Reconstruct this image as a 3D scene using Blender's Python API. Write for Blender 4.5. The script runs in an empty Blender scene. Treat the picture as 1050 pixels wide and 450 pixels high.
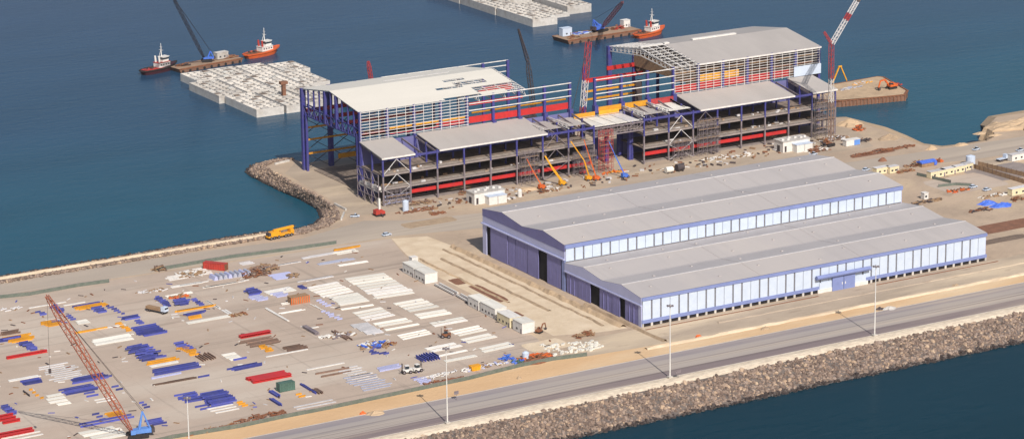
import bpy, bmesh, math, random
from mathutils import Vector, Matrix, noise
from mathutils.geometry import tessellate_polygon
random.seed(7)
R = random.uniform
sc = bpy.context.scene
col = sc.collection

# ------------------------------------------------------------------ camera (solved from the photograph's vanishing points)
F_PX, PIT, ROLL, YAW = 2985.6864, 0.26890, -0.01272, 0.52833
CAM = Vector((-632.41, -976.54, 367.62))
fwd = Vector((math.sin(YAW)*math.cos(PIT), math.cos(YAW)*math.cos(PIT), -math.sin(PIT)))
_r = Vector((math.cos(YAW), -math.sin(YAW), 0)); _u = _r.cross(fwd)
rgt = _r*math.cos(ROLL)+_u*math.sin(ROLL); upv = _u*math.cos(ROLL)-_r*math.sin(ROLL)
cd = bpy.data.cameras.new('camera'); cam = bpy.data.objects.new('camera', cd); col.objects.link(cam)
m = Matrix((rgt, upv, -fwd)).transposed().to_4x4(); m.translation = CAM; cam.matrix_world = m
cd.sensor_width = 36; cd.lens = 36*F_PX/1050; cd.clip_start = 1; cd.clip_end = 30000
sc.camera = cam
WATER = -6.0

def at(u, v, z=0.0):                     # a place read off the photograph -> the point of the level z it stands on
    d = fwd + rgt*((u-525)/F_PX) - upv*((v-225)/F_PX)
    return CAM + d*((z-CAM.z)/d.z)

# ------------------------------------------------------------------ sky, sun
SUN = Vector((-0.234, -1.152, 1.0)).normalized()
w = bpy.data.worlds.new('World'); sc.world = w; w.use_nodes = True
nt = w.node_tree; bg = nt.nodes['Background']
sky = nt.nodes.new('ShaderNodeTexSky'); sky.sky_type = 'NISHITA'; sky.sun_disc = False
sky.sun_elevation = math.asin(SUN.z); sky.sun_rotation = math.atan2(SUN.x, SUN.y); sky.dust_density = 2.2; sky.air_density = 1.0
nt.links.new(sky.outputs[0], bg.inputs[0]); bg.inputs[1].default_value = 0.09
sl = bpy.data.lights.new('sun', 'SUN'); sl.energy = 4.5; sl.angle = math.radians(0.5); sl.color = (1.0, 0.93, 0.85)
so = bpy.data.objects.new('sun', sl); col.objects.link(so); so.rotation_euler = (-SUN).to_track_quat('-Z', 'Y').to_euler()
so.location = (0, 0, 400)
vs = sc.view_settings; vs.view_transform = 'Standard'; vs.look = 'None'; vs.exposure = 0.12; vs.gamma = 1

# ------------------------------------------------------------------ materials
M = {}
def srgb(c):
    return tuple(((x/255)/12.92 if x/255 <= 0.04045 else (((x/255)+0.055)/1.055)**2.4) for x in c)
def mat(name, c, c2=None, scale=0.2, rough=0.8, metal=0.0, stretch=(1, 1, 1), bump=0.0, bscale=2.0, contrast=(0.35, 0.65), detail=5, spec=0.3, coords='Object'):
    m = bpy.data.materials.new(name); m.use_nodes = True; t = m.node_tree; b = t.nodes['Principled BSDF']
    b.inputs['Roughness'].default_value = rough; b.inputs['Metallic'].default_value = metal
    b.inputs['Specular IOR Level'].default_value = spec
    if c2 is None: c2 = tuple(x*0.78 for x in c)
    tc = t.nodes.new('ShaderNodeTexCoord'); mp = t.nodes.new('ShaderNodeMapping'); mp.inputs['Scale'].default_value = stretch
    t.links.new(tc.outputs[coords], mp.inputs[0])
    n = t.nodes.new('ShaderNodeTexNoise'); n.inputs['Scale'].default_value = scale; n.inputs['Detail'].default_value = detail
    n.inputs['Roughness'].default_value = 0.65
    t.links.new(mp.outputs[0], n.inputs['Vector'])
    r = t.nodes.new('ShaderNodeValToRGB'); r.color_ramp.elements[0].position, r.color_ramp.elements[1].position = contrast
    r.color_ramp.elements[0].color = (*c2, 1); r.color_ramp.elements[1].color = (*c, 1)
    t.links.new(n.outputs[0], r.inputs[0]); t.links.new(r.outputs[0], b.inputs['Base Color'])
    if bump:
        n2 = t.nodes.new('ShaderNodeTexNoise'); n2.inputs['Scale'].default_value = bscale; n2.inputs['Detail'].default_value = 4
        t.links.new(tc.outputs[coords], n2.inputs['Vector'])
        bp = t.nodes.new('ShaderNodeBump'); bp.inputs['Strength'].default_value = 1.0; bp.inputs['Distance'].default_value = bump
        t.links.new(n2.outputs[0], bp.inputs['Height']); t.links.new(bp.outputs[0], b.inputs['Normal'])
    m['ramp'] = r.name; M[name] = m
    return m
def mix_second(m, c, scale, pos=(0.5, 0.62), stretch=(1, 1, 1), fac=1.0):   # a second layer of patches on top of a ground material
    t = m.node_tree; b = t.nodes['Principled BSDF']
    l = b.inputs['Base Color'].links[0]; src = l.from_socket
    tc = t.nodes.new('ShaderNodeTexCoord'); mp = t.nodes.new('ShaderNodeMapping'); mp.inputs['Scale'].default_value = stretch
    mp.inputs['Location'].default_value = (R(0, 50), R(0, 50), 0)
    t.links.new(tc.outputs['Object'], mp.inputs[0])
    n = t.nodes.new('ShaderNodeTexNoise'); n.inputs['Scale'].default_value = scale; n.inputs['Detail'].default_value = 6; n.inputs['Roughness'].default_value = 0.6
    t.links.new(mp.outputs[0], n.inputs['Vector'])
    mr = t.nodes.new('ShaderNodeMapRange'); mr.inputs[1].default_value, mr.inputs[2].default_value = pos; mr.inputs[4].default_value = fac
    t.links.new(n.outputs[0], mr.inputs[0])
    mx = t.nodes.new('ShaderNodeMix'); mx.data_type = 'RGBA'
    t.links.new(mr.outputs[0], mx.inputs[0]); t.links.new(src, mx.inputs[6]); mx.inputs[7].default_value = (*c, 1)
    t.links.new(mx.outputs[2], b.inputs['Base Color'])

mat('dirt', (.46, .355, .26), (.36, .28, .21), .035, .95, bump=.25, bscale=.5)
mix_second(M['dirt'], (.52, .41, .28), .02, (.5, .7))
mix_second(M['dirt'], (.27, .215, .165), .06, (.58, .72), (1, 1, 1), .6)
mix_second(M['dirt'], (.24, .175, .13), .35, (.6, .72), (1, 1, 1), .5)
mat('sand', (.62, .42, .24), (.54, .355, .195), .05, .95, stretch=(.35, 1, 1), bump=.2, bscale=.6)
mix_second(M['sand'], (.64, .49, .32), .03, (.5, .7), (.3, 1.2, 1))
mat('pale_sand', (.64, .53, .39), (.54, .43, .30), .12, .95, bump=.2, bscale=.8)
mix_second(M['pale_sand'], (.45, .33, .22), .05, (.55, .7), (.4, 1, 1), .7)
mat('yard', (.455, .365, .295), (.385, .31, .25), .03, .92, bump=.06, bscale=.5)
mix_second(M['yard'], (.49, .42, .35), .012, (.48, .62), (.5, 1.6, 1))
mix_second(M['yard'], (.29, .24, .20), .035, (.56, .72), (.25, 1.3, 1), .55)
mix_second(M['yard'], (.30, .25, .21), .25, (.6, .72), (1, 1, 1), .4)
mix_second(M['yard'], (.24, .195, .16), .09, (.57, .66), (.05, 2.2, 1), .5)
mix_second(M['yard'], (.23, .19, .16), .09, (.6, .68), (2.2, .06, 1), .4)
mat('apron', (.42, .34, .26), (.34, .275, .21), .06, .95, stretch=(.5, 1, 1), bump=.15, bscale=.6)
mix_second(M['apron'], (.53, .43, .31), .03, (.5, .66), (.25, 1.4, 1))
mat('far_road', (.40, .34, .28), (.34, .29, .24), .04, .9, stretch=(.2, 1, 1))
mix_second(M['far_road'], (.46, .39, .31), .03, (.5, .65), (.1, 2, 1), .8)
mix_second(M['far_road'], (.27, .225, .19), .06, (.56, .66), (.06, 3, 1), .6)
mix_second(M['apron'], (.27, .205, .155), .2, (.58, .7), (.4, 1.5, 1), .6)
mat('crest', (.72, .62, .48), (.56, .47, .36), .4, .95, bump=.3, bscale=.8)
mat('concrete', (.50, .47, .43), (.40, .37, .33), .25, .85)
mat('pale_concrete', (.56, .535, .50), (.44, .42, .39), .5, .85)
mix_second(M['pale_concrete'], (.36, .32, .275), .12, (.55, .68), (1, 1, 1), .6)
mat('slab', (.30, .255, .235), (.21, .18, .17), .15, .8)
mat('floor_dirty', (.27, .215, .175), (.15, .12, .10), .3, .9)
mat('roof_grey', (.43, .40, .385), (.39, .365, .36), .02, .55, stretch=(.3, 1, 1), spec=.4)
mix_second(M['roof_grey'], (.33, .31, .30), .12, (.5, .75), (2.5, .08, .08), .45)
mix_second(M['roof_grey'], (.47, .43, .40), .015, (.5, .6), (1, .6, 1), .5)
mat('roof_patch', (.43, .40, .39), (.39, .365, .36), .03, .55, spec=.4)
mat('roof_hall', (.43, .40, .375), (.36, .335, .315), .03, .6, stretch=(1, .3, 1))
mat('roof_cream', (.66, .63, .56), (.60, .575, .51), .05, .6, stretch=(.2, 1, 1))
mat('white_panel', (.52, .59, .70), (.47, .54, .65), .3, .5)
mat('white_paint', (.70, .68, .64), (.58, .56, .53), .6, .6)
mat('cream_paint', (.72, .63, .42), (.60, .52, .34), .5, .7)
mat('white_sheet', (.70, .68, .62), (.58, .56, .50), .35, .6, coords='Generated', stretch=(3, 8, 1))
mat('pale_sheet', (.62, .60, .60), (.50, .49, .49), .4, .6)
mat('lavender', (.20, .245, .47), (.175, .215, .41), .2, .5)
mat('pale_lavender', (.42, .44, .64), (.37, .39, .58), .1, .5)
mat('door_purple', (.20, .195, .40), (.175, .17, .355), .3, .55)
mat('dark_fascia', (.15, .15, .33), (.13, .13, .28), .2, .5)
mat('louvre', (.20, .20, .22), (.13, .13, .15), 1, .7)
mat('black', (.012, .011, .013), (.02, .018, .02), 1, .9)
mat('glass', (.02, .03, .04), (.03, .04, .05), 1, .15, spec=.6)
mat('blue_steel', (.042, .042, .23), (.07, .07, .19), .4, .55)
mat('beam_blue', (.062, .075, .36), (.095, .105, .31), .7, .55)
mat('grey_steel', (.24, .205, .215), (.15, .125, .14), .4, .6)
mat('white_steel', (.70, .68, .66), (.55, .53, .50), .6, .55)
mat('red_steel', (.52, .028, .028), (.40, .03, .03), .4, .5)
mat('yellow_steel', (.70, .34, .022), (.55, .25, .03), .5, .55)
mat('orange_paint', (.66, .15, .03), (.50, .10, .03), .5, .5)
mat('salmon_steel', (.52, .155, .085), (.40, .12, .07), .5, .6)
mat('crane_red', (.42, .05, .05), (.30, .04, .045), .5, .5)
mat('crane_yellow', (.74, .36, .015), (.60, .27, .02), .5, .45)
mat('crane_blue', (.12, .27, .66), (.10, .22, .52), .5, .5)
mat('bright_blue', (.055, .13, .62), (.07, .17, .50), .4, .55)
mat('tarp_blue', (.05, .12, .60), (.10, .20, .60), .6, .5, bump=.2, bscale=1)
mat('dark_steel', (.05, .045, .05), (.08, .06, .06), .6, .6)
mat('rust', (.26, .105, .05), (.16, .07, .04), .6, .85)
mat('brown_steel', (.24, .15, .11), (.16, .11, .09), .7, .8)
mat('brown_wood', (.33, .22, .13), (.24, .15, .09), .8, .85)
mat('rubber', (.02, .02, .02), (.035, .03, .03), 1, .9)
mat('tug_orange', (.62, .12, .03), (.48, .09, .03), .3, .45)
mat('tug_dark', (.07, .022, .03), (.05, .02, .025), .3, .5)
mat('barge_brown', (.22, .12, .08), (.15, .085, .06), .2, .8)
mat('barge_deck', (.36, .25, .17), (.25, .17, .12), .2, .9)
mat('rock', (.27, .215, .18), (.145, .115, .105), .35, .9, bump=.3, bscale=1.5)
mix_second(M['rock'], (.40, .31, .23), .5, (.56, .66))
def islands():
    t = M['rock'].node_tree; bs = t.nodes['Principled BSDF']; src = bs.inputs['Base Color'].links[0].from_socket
    g = t.nodes.new('ShaderNodeNewGeometry'); oi = t.nodes.new('ShaderNodeObjectInfo'); ad = t.nodes.new('ShaderNodeMath'); ad.operation = 'ADD'; fr = t.nodes.new('ShaderNodeMath'); fr.operation = 'FRACT'
    t.links.new(g.outputs['Random Per Island'], ad.inputs[0]); t.links.new(oi.outputs['Random'], ad.inputs[1]); t.links.new(ad.outputs[0], fr.inputs[0])
    r = t.nodes.new('ShaderNodeValToRGB'); e = r.color_ramp.elements; e[0].color = (.08, .055, .045, 1); e[1].color = (.56, .42, .29, 1)
    for q, c in ((.3, (.18, .125, .095)), (.55, (.26, .185, .14)), (.8, (.31, .24, .20)), (.92, (.42, .29, .19))): x = e.new(q); x.color = (*c, 1)
    t.links.new(fr.outputs[0], r.inputs[0]); mx = t.nodes.new('ShaderNodeMix'); mx.data_type = 'RGBA'; mx.inputs[0].default_value = .75
    t.links.new(src, mx.inputs[6]); t.links.new(r.outputs[0], mx.inputs[7]); t.links.new(mx.outputs[2], bs.inputs['Base Color'])
islands()
mat('wet_rock', (.035, .028, .026), (.06, .045, .04), .5, .5)
mat('rock_base', (.17, .14, .12), (.10, .085, .08), .5, .95)
mat('net_green', (.10, .125, .105), (.15, .165, .14), .5, .9)
mat('green_paint', (.08, .15, .12), (.06, .11, .09), .5, .6)
mat('silver', (.50, .52, .62), (.40, .42, .52), .5, .4, metal=.3)
mat('earth_red', (.24, .115, .07), (.17, .085, .055), .3, .95, bump=.3, bscale=.8)
mat('earth', (.40, .30, .20), (.30, .22, .15), .25, .95, bump=.4, bscale=.7)
mat('earth_dark', (.20, .145, .11), (.13, .10, .08), .3, .95, bump=.4, bscale=.7)
mat('sand_heap', (.50, .37, .24), (.38, .28, .185), .12, .95, bump=.5, bscale=.4)
mat('hull_red', (.45, .05, .035), (.33, .04, .03), .4, .5)

def per_object(name, lo=.62, hi=1.15):       # every piece has its own coat: a little darker or lighter than its neighbours
    t = M[name].node_tree; bs = t.nodes['Principled BSDF']; src = bs.inputs['Base Color'].links[0].from_socket
    oi = t.nodes.new('ShaderNodeObjectInfo'); mr = t.nodes.new('ShaderNodeMapRange'); mr.inputs[3].default_value = lo; mr.inputs[4].default_value = hi
    t.links.new(oi.outputs['Random'], mr.inputs[0]); mx = t.nodes.new('ShaderNodeMix'); mx.data_type = 'RGBA'; mx.blend_type = 'MULTIPLY'; mx.inputs[0].default_value = 1
    t.links.new(src, mx.inputs[6]); t.links.new(mr.outputs[0], mx.inputs[7]); t.links.new(mx.outputs[2], bs.inputs['Base Color'])
for q in ('beam_blue', 'yellow_steel', 'white_sheet', 'pale_sheet', 'brown_steel', 'pale_concrete'): per_object(q, *((.55, 1.25) if q in ('beam_blue', 'brown_steel') else (.82, 1.1)))
# road asphalt: long worn lanes along the road
def road_mat():
    m = mat('asphalt', (.20, .18, .18), (.17, .155, .16), .08, .88, stretch=(.05, 1.5, 1))
    t = m.node_tree; b = t.nodes['Principled BSDF']; src = b.inputs['Base Color'].links[0].from_socket
    tc = t.nodes.new('ShaderNodeTexCoord'); sp = t.nodes.new('ShaderNodeSeparateXYZ'); t.links.new(tc.outputs['Object'], sp.inputs[0])
    n = t.nodes.new('ShaderNodeTexNoise'); n.inputs['Scale'].default_value = .01; t.links.new(tc.outputs['Object'], n.inputs['Vector'])
    ad = t.nodes.new('ShaderNodeMath'); ad.operation = 'MULTIPLY_ADD'; ad.inputs[1].default_value = 1.6
    t.links.new(n.outputs[0], ad.inputs[0]); t.links.new(sp.outputs[1], ad.inputs[2])
    mr = t.nodes.new('ShaderNodeMapRange'); mr.inputs[1].default_value = -61; mr.inputs[2].default_value = -36
    t.links.new(ad.outputs[0], mr.inputs[0])
    r = t.nodes.new('ShaderNodeValToRGB'); e = r.color_ramp.elements
    pts = [(0, (.30, .235, .21)), (.12, (.21, .165, .165)), (.30, (.22, .175, .175)), (.34, (.40, .35, .31)), (.58, (.42, .37, .325)), (.62, (.25, .225, .225)), (.65, (.38, .34, .31)), (.80, (.36, .325, .31)), (.84, (.26, .235, .25)), (.97, (.30, .265, .275))]
    e[0].position, e[0].color = pts[0][0], (*pts[0][1], 1); e[1].position, e[1].color = pts[-1][0], (*pts[-1][1], 1)
    for p_, c in pts[1:-1]:
        q = e.new(p_); q.color = (*c, 1)
    t.links.new(mr.outputs[0], r.inputs[0])
    mx = t.nodes.new('ShaderNodeMix'); mx.data_type = 'RGBA'; mx.inputs[0].default_value = .8
    t.links.new(src, mx.inputs[6]); t.links.new(r.outputs[0], mx.inputs[7]); t.links.new(mx.outputs[2], b.inputs['Base Color'])
road_mat()
mix_second(M['asphalt'], (.13, .105, .105), .08, (.54, .62), (.03, 9, 1), .75)
mix_second(M['asphalt'], (.50, .42, .34), .07, (.56, .66), (.05, 4, 1), .6)
mix_second(M['asphalt'], (.46, .38, .30), .02, (.5, .7), (.3, 1, 1), .45)
def water_mat():
    m = bpy.data.materials.new('sea_water'); m.use_nodes = True; t = m.node_tree; b = t.nodes['Principled BSDF']
    b.inputs['Roughness'].default_value = .22; b.inputs['IOR'].default_value = 1.33; b.inputs['Specular IOR Level'].default_value = .13
    tc = t.nodes.new('ShaderNodeTexCoord'); sp = t.nodes.new('ShaderNodeSeparateXYZ'); t.links.new(tc.outputs['Object'], sp.inputs[0])
    n0 = t.nodes.new('ShaderNodeTexNoise'); n0.inputs['Scale'].default_value = .004; n0.inputs['Detail'].default_value = 4; t.links.new(tc.outputs['Object'], n0.inputs['Vector'])
    ad = t.nodes.new('ShaderNodeMath'); ad.operation = 'MULTIPLY_ADD'; ad.inputs[1].default_value = 160
    t.links.new(n0.outputs[0], ad.inputs[0]); t.links.new(sp.outputs[1], ad.inputs[2])
    mr = t.nodes.new('ShaderNodeMapRange'); mr.inputs[1].default_value = -100; mr.inputs[2].default_value = 900
    t.links.new(ad.outputs[0], mr.inputs[0])
    r = t.nodes.new('ShaderNodeValToRGB'); e = r.color_ramp.elements      # deep open water outside the mole, turbid turquoise in the dredged basin, blue farther out
    pts = [(0, (.001, .024, .038)), (.15, (.001, .026, .041)), (.30, (.010, .075, .115)), (.50, (.012, .070, .112)), (.68, (.016, .054, .104)), (1, (.020, .046, .098))]
    e[0].position, e[0].color = pts[0][0], (*pts[0][1], 1); e[1].position, e[1].color = pts[-1][0], (*pts[-1][1], 1)
    for p_, c in pts[1:-1]:
        q = e.new(p_); q.color = (*c, 1)
    t.links.new(mr.outputs[0], r.inputs[0])
    n1 = t.nodes.new('ShaderNodeTexNoise'); n1.inputs['Scale'].default_value = .02; n1.inputs['Detail'].default_value = 6
    mp = t.nodes.new('ShaderNodeMapping'); mp.inputs['Scale'].default_value = (.35, 1, 1); mp.inputs['Rotation'].default_value = (0, 0, .4)
    t.links.new(tc.outputs['Object'], mp.inputs[0]); t.links.new(mp.outputs[0], n1.inputs['Vector'])
    hs = t.nodes.new('ShaderNodeMapRange'); hs.inputs[1].default_value = .3; hs.inputs[2].default_value = .7; hs.inputs[3].default_value = .92; hs.inputs[4].default_value = 1.08
    t.links.new(n1.outputs[0], hs.inputs[0])
    mu = t.nodes.new('ShaderNodeMix'); mu.data_type = 'RGBA'; mu.blend_type = 'MULTIPLY'; mu.inputs[0].default_value = 1
    t.links.new(r.outputs[0], mu.inputs[6]); t.links.new(hs.outputs[0], mu.inputs[7]); t.links.new(mu.outputs[2], b.inputs['Base Color'])
    w1 = t.nodes.new('ShaderNodeTexNoise'); w1.inputs['Scale'].default_value = .16; w1.inputs['Detail'].default_value = 5; w1.inputs['Roughness'].default_value = .6
    mp2 = t.nodes.new('ShaderNodeMapping'); mp2.inputs['Scale'].default_value = (.45, 1, 1); mp2.inputs['Rotation'].default_value = (0, 0, -.3)
    t.links.new(tc.outputs['Object'], mp2.inputs[0]); t.links.new(mp2.outputs[0], w1.inputs['Vector'])
    bp = t.nodes.new('ShaderNodeBump'); bp.inputs['Strength'].default_value = .3; bp.inputs['Distance'].default_value = .7
    t.links.new(w1.outputs[0], bp.inputs['Height']); t.links.new(bp.outputs[0], b.inputs['Normal'])
    M['sea_water'] = m
water_mat()

# ------------------------------------------------------------------ mesh helpers
class MB:
    def __init__(s): s.v = []; s.f = []
    def quad(s, *p):
        n = len(s.v); s.v += [tuple(q) for q in p]; s.f.append(tuple(range(n, n+len(p)))); return s
    def box(s, x0, y0, z0, x1, y1, z1):
        n = len(s.v)
        s.v += [(x0, y0, z0), (x1, y0, z0), (x1, y1, z0), (x0, y1, z0), (x0, y0, z1), (x1, y0, z1), (x1, y1, z1), (x0, y1, z1)]
        for f in ((0, 3, 2, 1), (4, 5, 6, 7), (0, 1, 5, 4), (1, 2, 6, 5), (2, 3, 7, 6), (3, 0, 4, 7)): s.f.append(tuple(n+i for i in f))
        return s
    def cbox(s, x, y, z0, lx, ly, h): return s.box(x-lx/2, y-ly/2, z0, x+lx/2, y+ly/2, z0+h)
    def bar(s, p, q, wd, h=None):
        p, q = Vector(p), Vector(q); d = (q-p)
        if d.length < 1e-6: return s
        d.normalize(); a = d.cross(Vector((0, 0, 1)))
        if a.length < 1e-3: a = Vector((1, 0, 0))
        a.normalize(); b = a.cross(d).normalized(); h = h or wd
        n = len(s.v)
        for o in (p, q):
            for sa, sb in ((-1, -1), (1, -1), (1, 1), (-1, 1)): s.v.append(tuple(o+a*(sa*wd/2)+b*(sb*h/2)))
        for f in ((3, 2, 1, 0), (4, 5, 6, 7), (0, 1, 5, 4), (1, 2, 6, 5), (2, 3, 7, 6), (3, 0, 4, 7)): s.f.append(tuple(n+i for i in f))
        return s
    def cyl(s, p, q, r0, r1=None, k=10):
        r1 = r0 if r1 is None else r1
        p, q = Vector(p), Vector(q); d = (q-p).normalized(); a = d.orthogonal().normalized(); b = d.cross(a); n = len(s.v)
        for o, r in ((p, r0), (q, r1)):
            for i in range(k):
                t = 2*math.pi*i/k; s.v.append(tuple(o+a*(math.cos(t)*r)+b*(math.sin(t)*r)))
        for i in range(k): s.f.append((n+i, n+(i+1) % k, n+k+(i+1) % k, n+k+i))
        s.f.append(tuple(n+i for i in reversed(range(k)))); s.f.append(tuple(n+k+i for i in range(k)))
        return s
    def prism(s, prof, x0, x1, axis='x'):      # a profile in the other two axes, pushed along one axis
        n = len(s.v); k = len(prof)
        for x in (x0, x1):
            for a, b in prof: s.v.append((x, a, b) if axis == 'x' else ((a, x, b) if axis == 'y' else (a, b, x)))
        for i in range(k): s.f.append((n+i, n+(i+1) % k, n+k+(i+1) % k, n+k+i))
        s.f.append(tuple(n+i for i in reversed(range(k)))); s.f.append(tuple(n+k+i for i in range(k)))
        return s
    def lattice(s, p, q, w0, w1, n=12, t=.22, wm=None):   # four chords with diagonals, tapering at the ends
        p, q = Vector(p), Vector(q); d = (q-p).normalized()
        a = d.cross(Vector((0, 0, 1)));  a = Vector((1, 0, 0)) if a.length < 1e-3 else a.normalized(); b = a.cross(d)
        rings = []
        for i in range(n+1):
            f = i/n; ww = w0+(w1-w0)*f
            if wm: ww = w0+(wm-w0)*min(1, f*6) if f < .5 else w1+(wm-w1)*min(1, (1-f)*6)
            c = p+(q-p)*f
            rings.append([c+a*(sa*ww/2)+b*(sb*ww/2) for sa, sb in ((-1, -1), (1, -1), (1, 1), (-1, 1))])
        for i in range(n):
            for j in range(4):
                s.bar(rings[i][j], rings[i+1][j], t)
                k = (j+1) % 4
                s.bar(rings[i][j] if i % 2 else rings[i][k], rings[i+1][k] if i % 2 else rings[i+1][j], t*.6)
        return s
    def build(s, name, mt, parent=None, loc=None):
        me = bpy.data.meshes.new(name); me.from_pydata(s.v, [], s.f); me.update()
        bm = bmesh.new(); bm.from_mesh(me); bmesh.ops.recalc_face_normals(bm, faces=bm.faces); bm.to_mesh(me); bm.free()
        o = bpy.data.objects.new(name, me); col.objects.link(o); me.materials.append(M[mt] if isinstance(mt, str) else mt)
        if parent: o.parent = parent
        if loc is not None: o.location = loc
        return o
def tag(o, label, cat, group=None):
    o['label'] = label; o['category'] = cat; o['kind'] = 'thing'
    if group: o['group'] = group
    return o
def thing(name, label, cat, loc=(0, 0, 0), rz=0, group=None):
    o = bpy.data.objects.new(name, None); col.objects.link(o); o.location = loc; o.rotation_euler = (0, 0, rz); o.empty_display_size = 1
    return tag(o, label, cat, group)
def dup(o, parent=None):
    c = o.copy(); col.objects.link(c)
    if parent: c.parent = parent
    for ch in list(o.children): dup(ch, c)
    return c
def place(proto, used, loc, rz, label, group=None, scale=None):
    o = proto if proto.name not in used else dup(proto)
    used.add(proto.name); o.location = loc; o.rotation_euler = (0, 0, rz); o['label'] = label
    if group: o['group'] = group
    if scale: o.scale = scale
    return o
USED = set()
def atY(u, v, y):                        # the same, on the upright plane a thing stands in
    d = fwd + rgt*((u-525)/F_PX) - upv*((v-225)/F_PX)
    return CAM + d*((y-CAM.y)/d.y)
def structure(o): o['kind'] = 'structure'; return o
def sheet(name, pts, mt, z):
    pts = [Vector((p[0], p[1], z)) for p in pts]
    mb = MB(); mb.v = [tuple(p) for p in pts]; mb.f = [tuple(t) for t in tessellate_polygon([pts])]
    return structure(mb.build(name, mt))

# ------------------------------------------------------------------ sea, land, roads
structure(MB().quad((-3900, -3900, WATER), (3900, -3900, WATER), (3900, 3900, WATER), (-3900, 3900, WATER)).build('sea', 'sea_water'))
coast = [((-150, 312), (-150, 306)), ((0, 290), (0, 284.5)), ((60, 280), (60, 274.5)), ((120, 270), (120, 264.5)), ((225, 252), (225, 246)), ((285, 242), (282, 237.5)), ((312, 239), (303, 236)), ((335, 232), (321, 231.5)),
 ((347, 224), (330, 224)), ((345, 215), (326, 214.5)), ((328, 203), (308, 204)), ((308, 193), (288, 196)), ((288, 182), (270, 187)), ((275, 174), (258, 181)), ((272, 170), (253, 176.5)), ((277, 167), (258, 170.5)), ((288, 165), (273, 166.5)), ((301, 163.5), (290, 163.5))]
C = []; Wt = []
C.append(Vector((-700, 262, 0))); Wt.append(Vector((-700, 273, WATER)))
for a, b in coast: C.append(at(*a)); Wt.append(at(*b, WATER))
n_riprap = len(C)
for a in ((6, 327), (140, 327), (284, 327), (285, 262)): C.append(Vector((*a, 0))); Wt.append(Vector((a[0]+(1.5 if a[0] > 280 else 0), a[1]+1.5, WATER)))
for a, b in [((866, 121), (868, 118)), ((885, 127), (888, 123)), ((905, 133), (910, 128.5)), ((925, 141), (930, 136.5)), ((945, 149), (948, 145)), ((965, 151), (966, 147.5)), ((990, 148), (990, 145)), ((1012, 144.5), (1010, 141.5)), ((1022, 139), (1012, 136)), ((1012, 130), (1004, 126)), ((1022, 120), (1012, 117.5)), ((1050, 116), (1050, 111)), ((1200, 95), (1200, 90))]:
    C.append(at(*a)); Wt.append(at(*b, WATER))
C.append(Vector((1500, 330, 0))); Wt.append(Vector((1500, 345, WATER)))
n_coast = len(C)
C += [Vector((1500, -69, 0)), Vector((-700, -69, 0))]; Wt += [Vector((1500, -87, WATER)), Vector((-700, -87, WATER))]
sheet('land', C, 'dirt', 0)
sk = MB()
for i in range(n_riprap-1, n_coast-1):
    a, b, c, d = C[i], C[i+1], Wt[i+1], Wt[i]
    sk.quad(a, b, c+Vector((0, 0, -1)), d+Vector((0, 0, -1)))
structure(sk.build('shore_bank', 'sand_heap'))
rb = MB()
for i in range(0, n_riprap-1): rb.quad(C[i], C[i+1], Wt[i+1]+Vector((0, 0, -1)), Wt[i]+Vector((0, 0, -1)))
rb.quad((-700, -69, 0), (1500, -69, 0), (1500, -90, -7), (-700, -90, -7))
structure(rb.build('rock_bank', 'rock_base'))

sheet('sea_road', [(-700, -61), (1500, -61), (1500, -36), (-700, -36)], 'asphalt', .03)
def strip(name, y0, y1, x0, x1, mt, h, seg=4, wob=.8):     # long low ridge of earth with an uneven outline
    mb = MB(); n = int((x1-x0)/seg); rows = 5
    for i in range(n+1):
        x = x0+(x1-x0)*i/n
        for j in range(rows):
            f = j/(rows-1)
            e = wob*noise.noise((x*.13, j*7.3, 1)) if j in (0, rows-1) else 0
            z = h*math.sin(math.pi*f)**.7*(1+.6*noise.noise((x*.2, f*3, 5))) if 0 < f < 1 else -.05
            mb.v.append((x, y0+(y1-y0)*f+e, z))
    for i in range(n):
        for j in range(rows-1):
            a = i*rows+j; mb.f.append((a, a+rows, a+rows+1, a+1))
    return structure(mb.build(name, mt))
strip('crest_berm', -69.6, -61.2, -400, 420, 'crest', .55, 3, .7)
kb = MB().box(-700, -61.3, -.1, 1500, -61.0, .14); kb.box(-700, -36.0, -.1, 1500, -35.7, .15); structure(kb.build('kerb', 'concrete'))
FENCE = [(150, 456), (177, 449.5), (245, 438.5), (287, 429.5), (340, 419), (480, 389.5), (534, 376), (567, 369.5), (602, 365)]
FW = [tuple(at(*q)[:2]) for q in FENCE]
sheet('sand_verge', [(-700, -35.6), (1500, -35.6), (1500, -27), (190, -25), (40, -25), (-15, -23)]+FW[::-1]+[(-700, -35)], 'sand', .02)
sheet('gravel_apron', [FW[-2], FW[-1], (-15, -23), (40, -25), (190, -25), (1500, -27), (1500, 0), (205, -1.2), (-3, -1.2), (-30, -1.2)], 'apron', .015)
sheet('yard_pad', [(-700, -34.9)]+FW[:-1]+[(-45, 10), (-38, 120), (-32, 150), (-24, 178), (-212, 188), (-700, 215)], 'yard', .02)
sheet('coast_road', [(-700, 240), (-205, 209), (-110, 206), (-60, 200), (-20, 212), (0, 200), (120, 178), (215, 178), (300, 172), (420, 168), (1500, 140), (1500, 110), (420, 140), (300, 146), (215, 160), (120, 160), (30, 168), (-20, 180), (-212, 190), (-700, 217)], 'far_road', .024)
sheet('sand_field', [(-37.5, 10), (-20, 4), (-6, 2), (-6, 150), (-8, 172), (-24, 177), (-31, 150), (-36, 120)], 'pale_sand', .018)
sheet('quay_apron', [at(*q)[:2] for q in ((304, 166), (292, 178), (312, 189), (333, 201), (352, 213), (356, 222))]+[(30, 212), (140, 200), (270, 196), (282, 225), (282, 325), (3, 325)], 'apron', .012)
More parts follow.
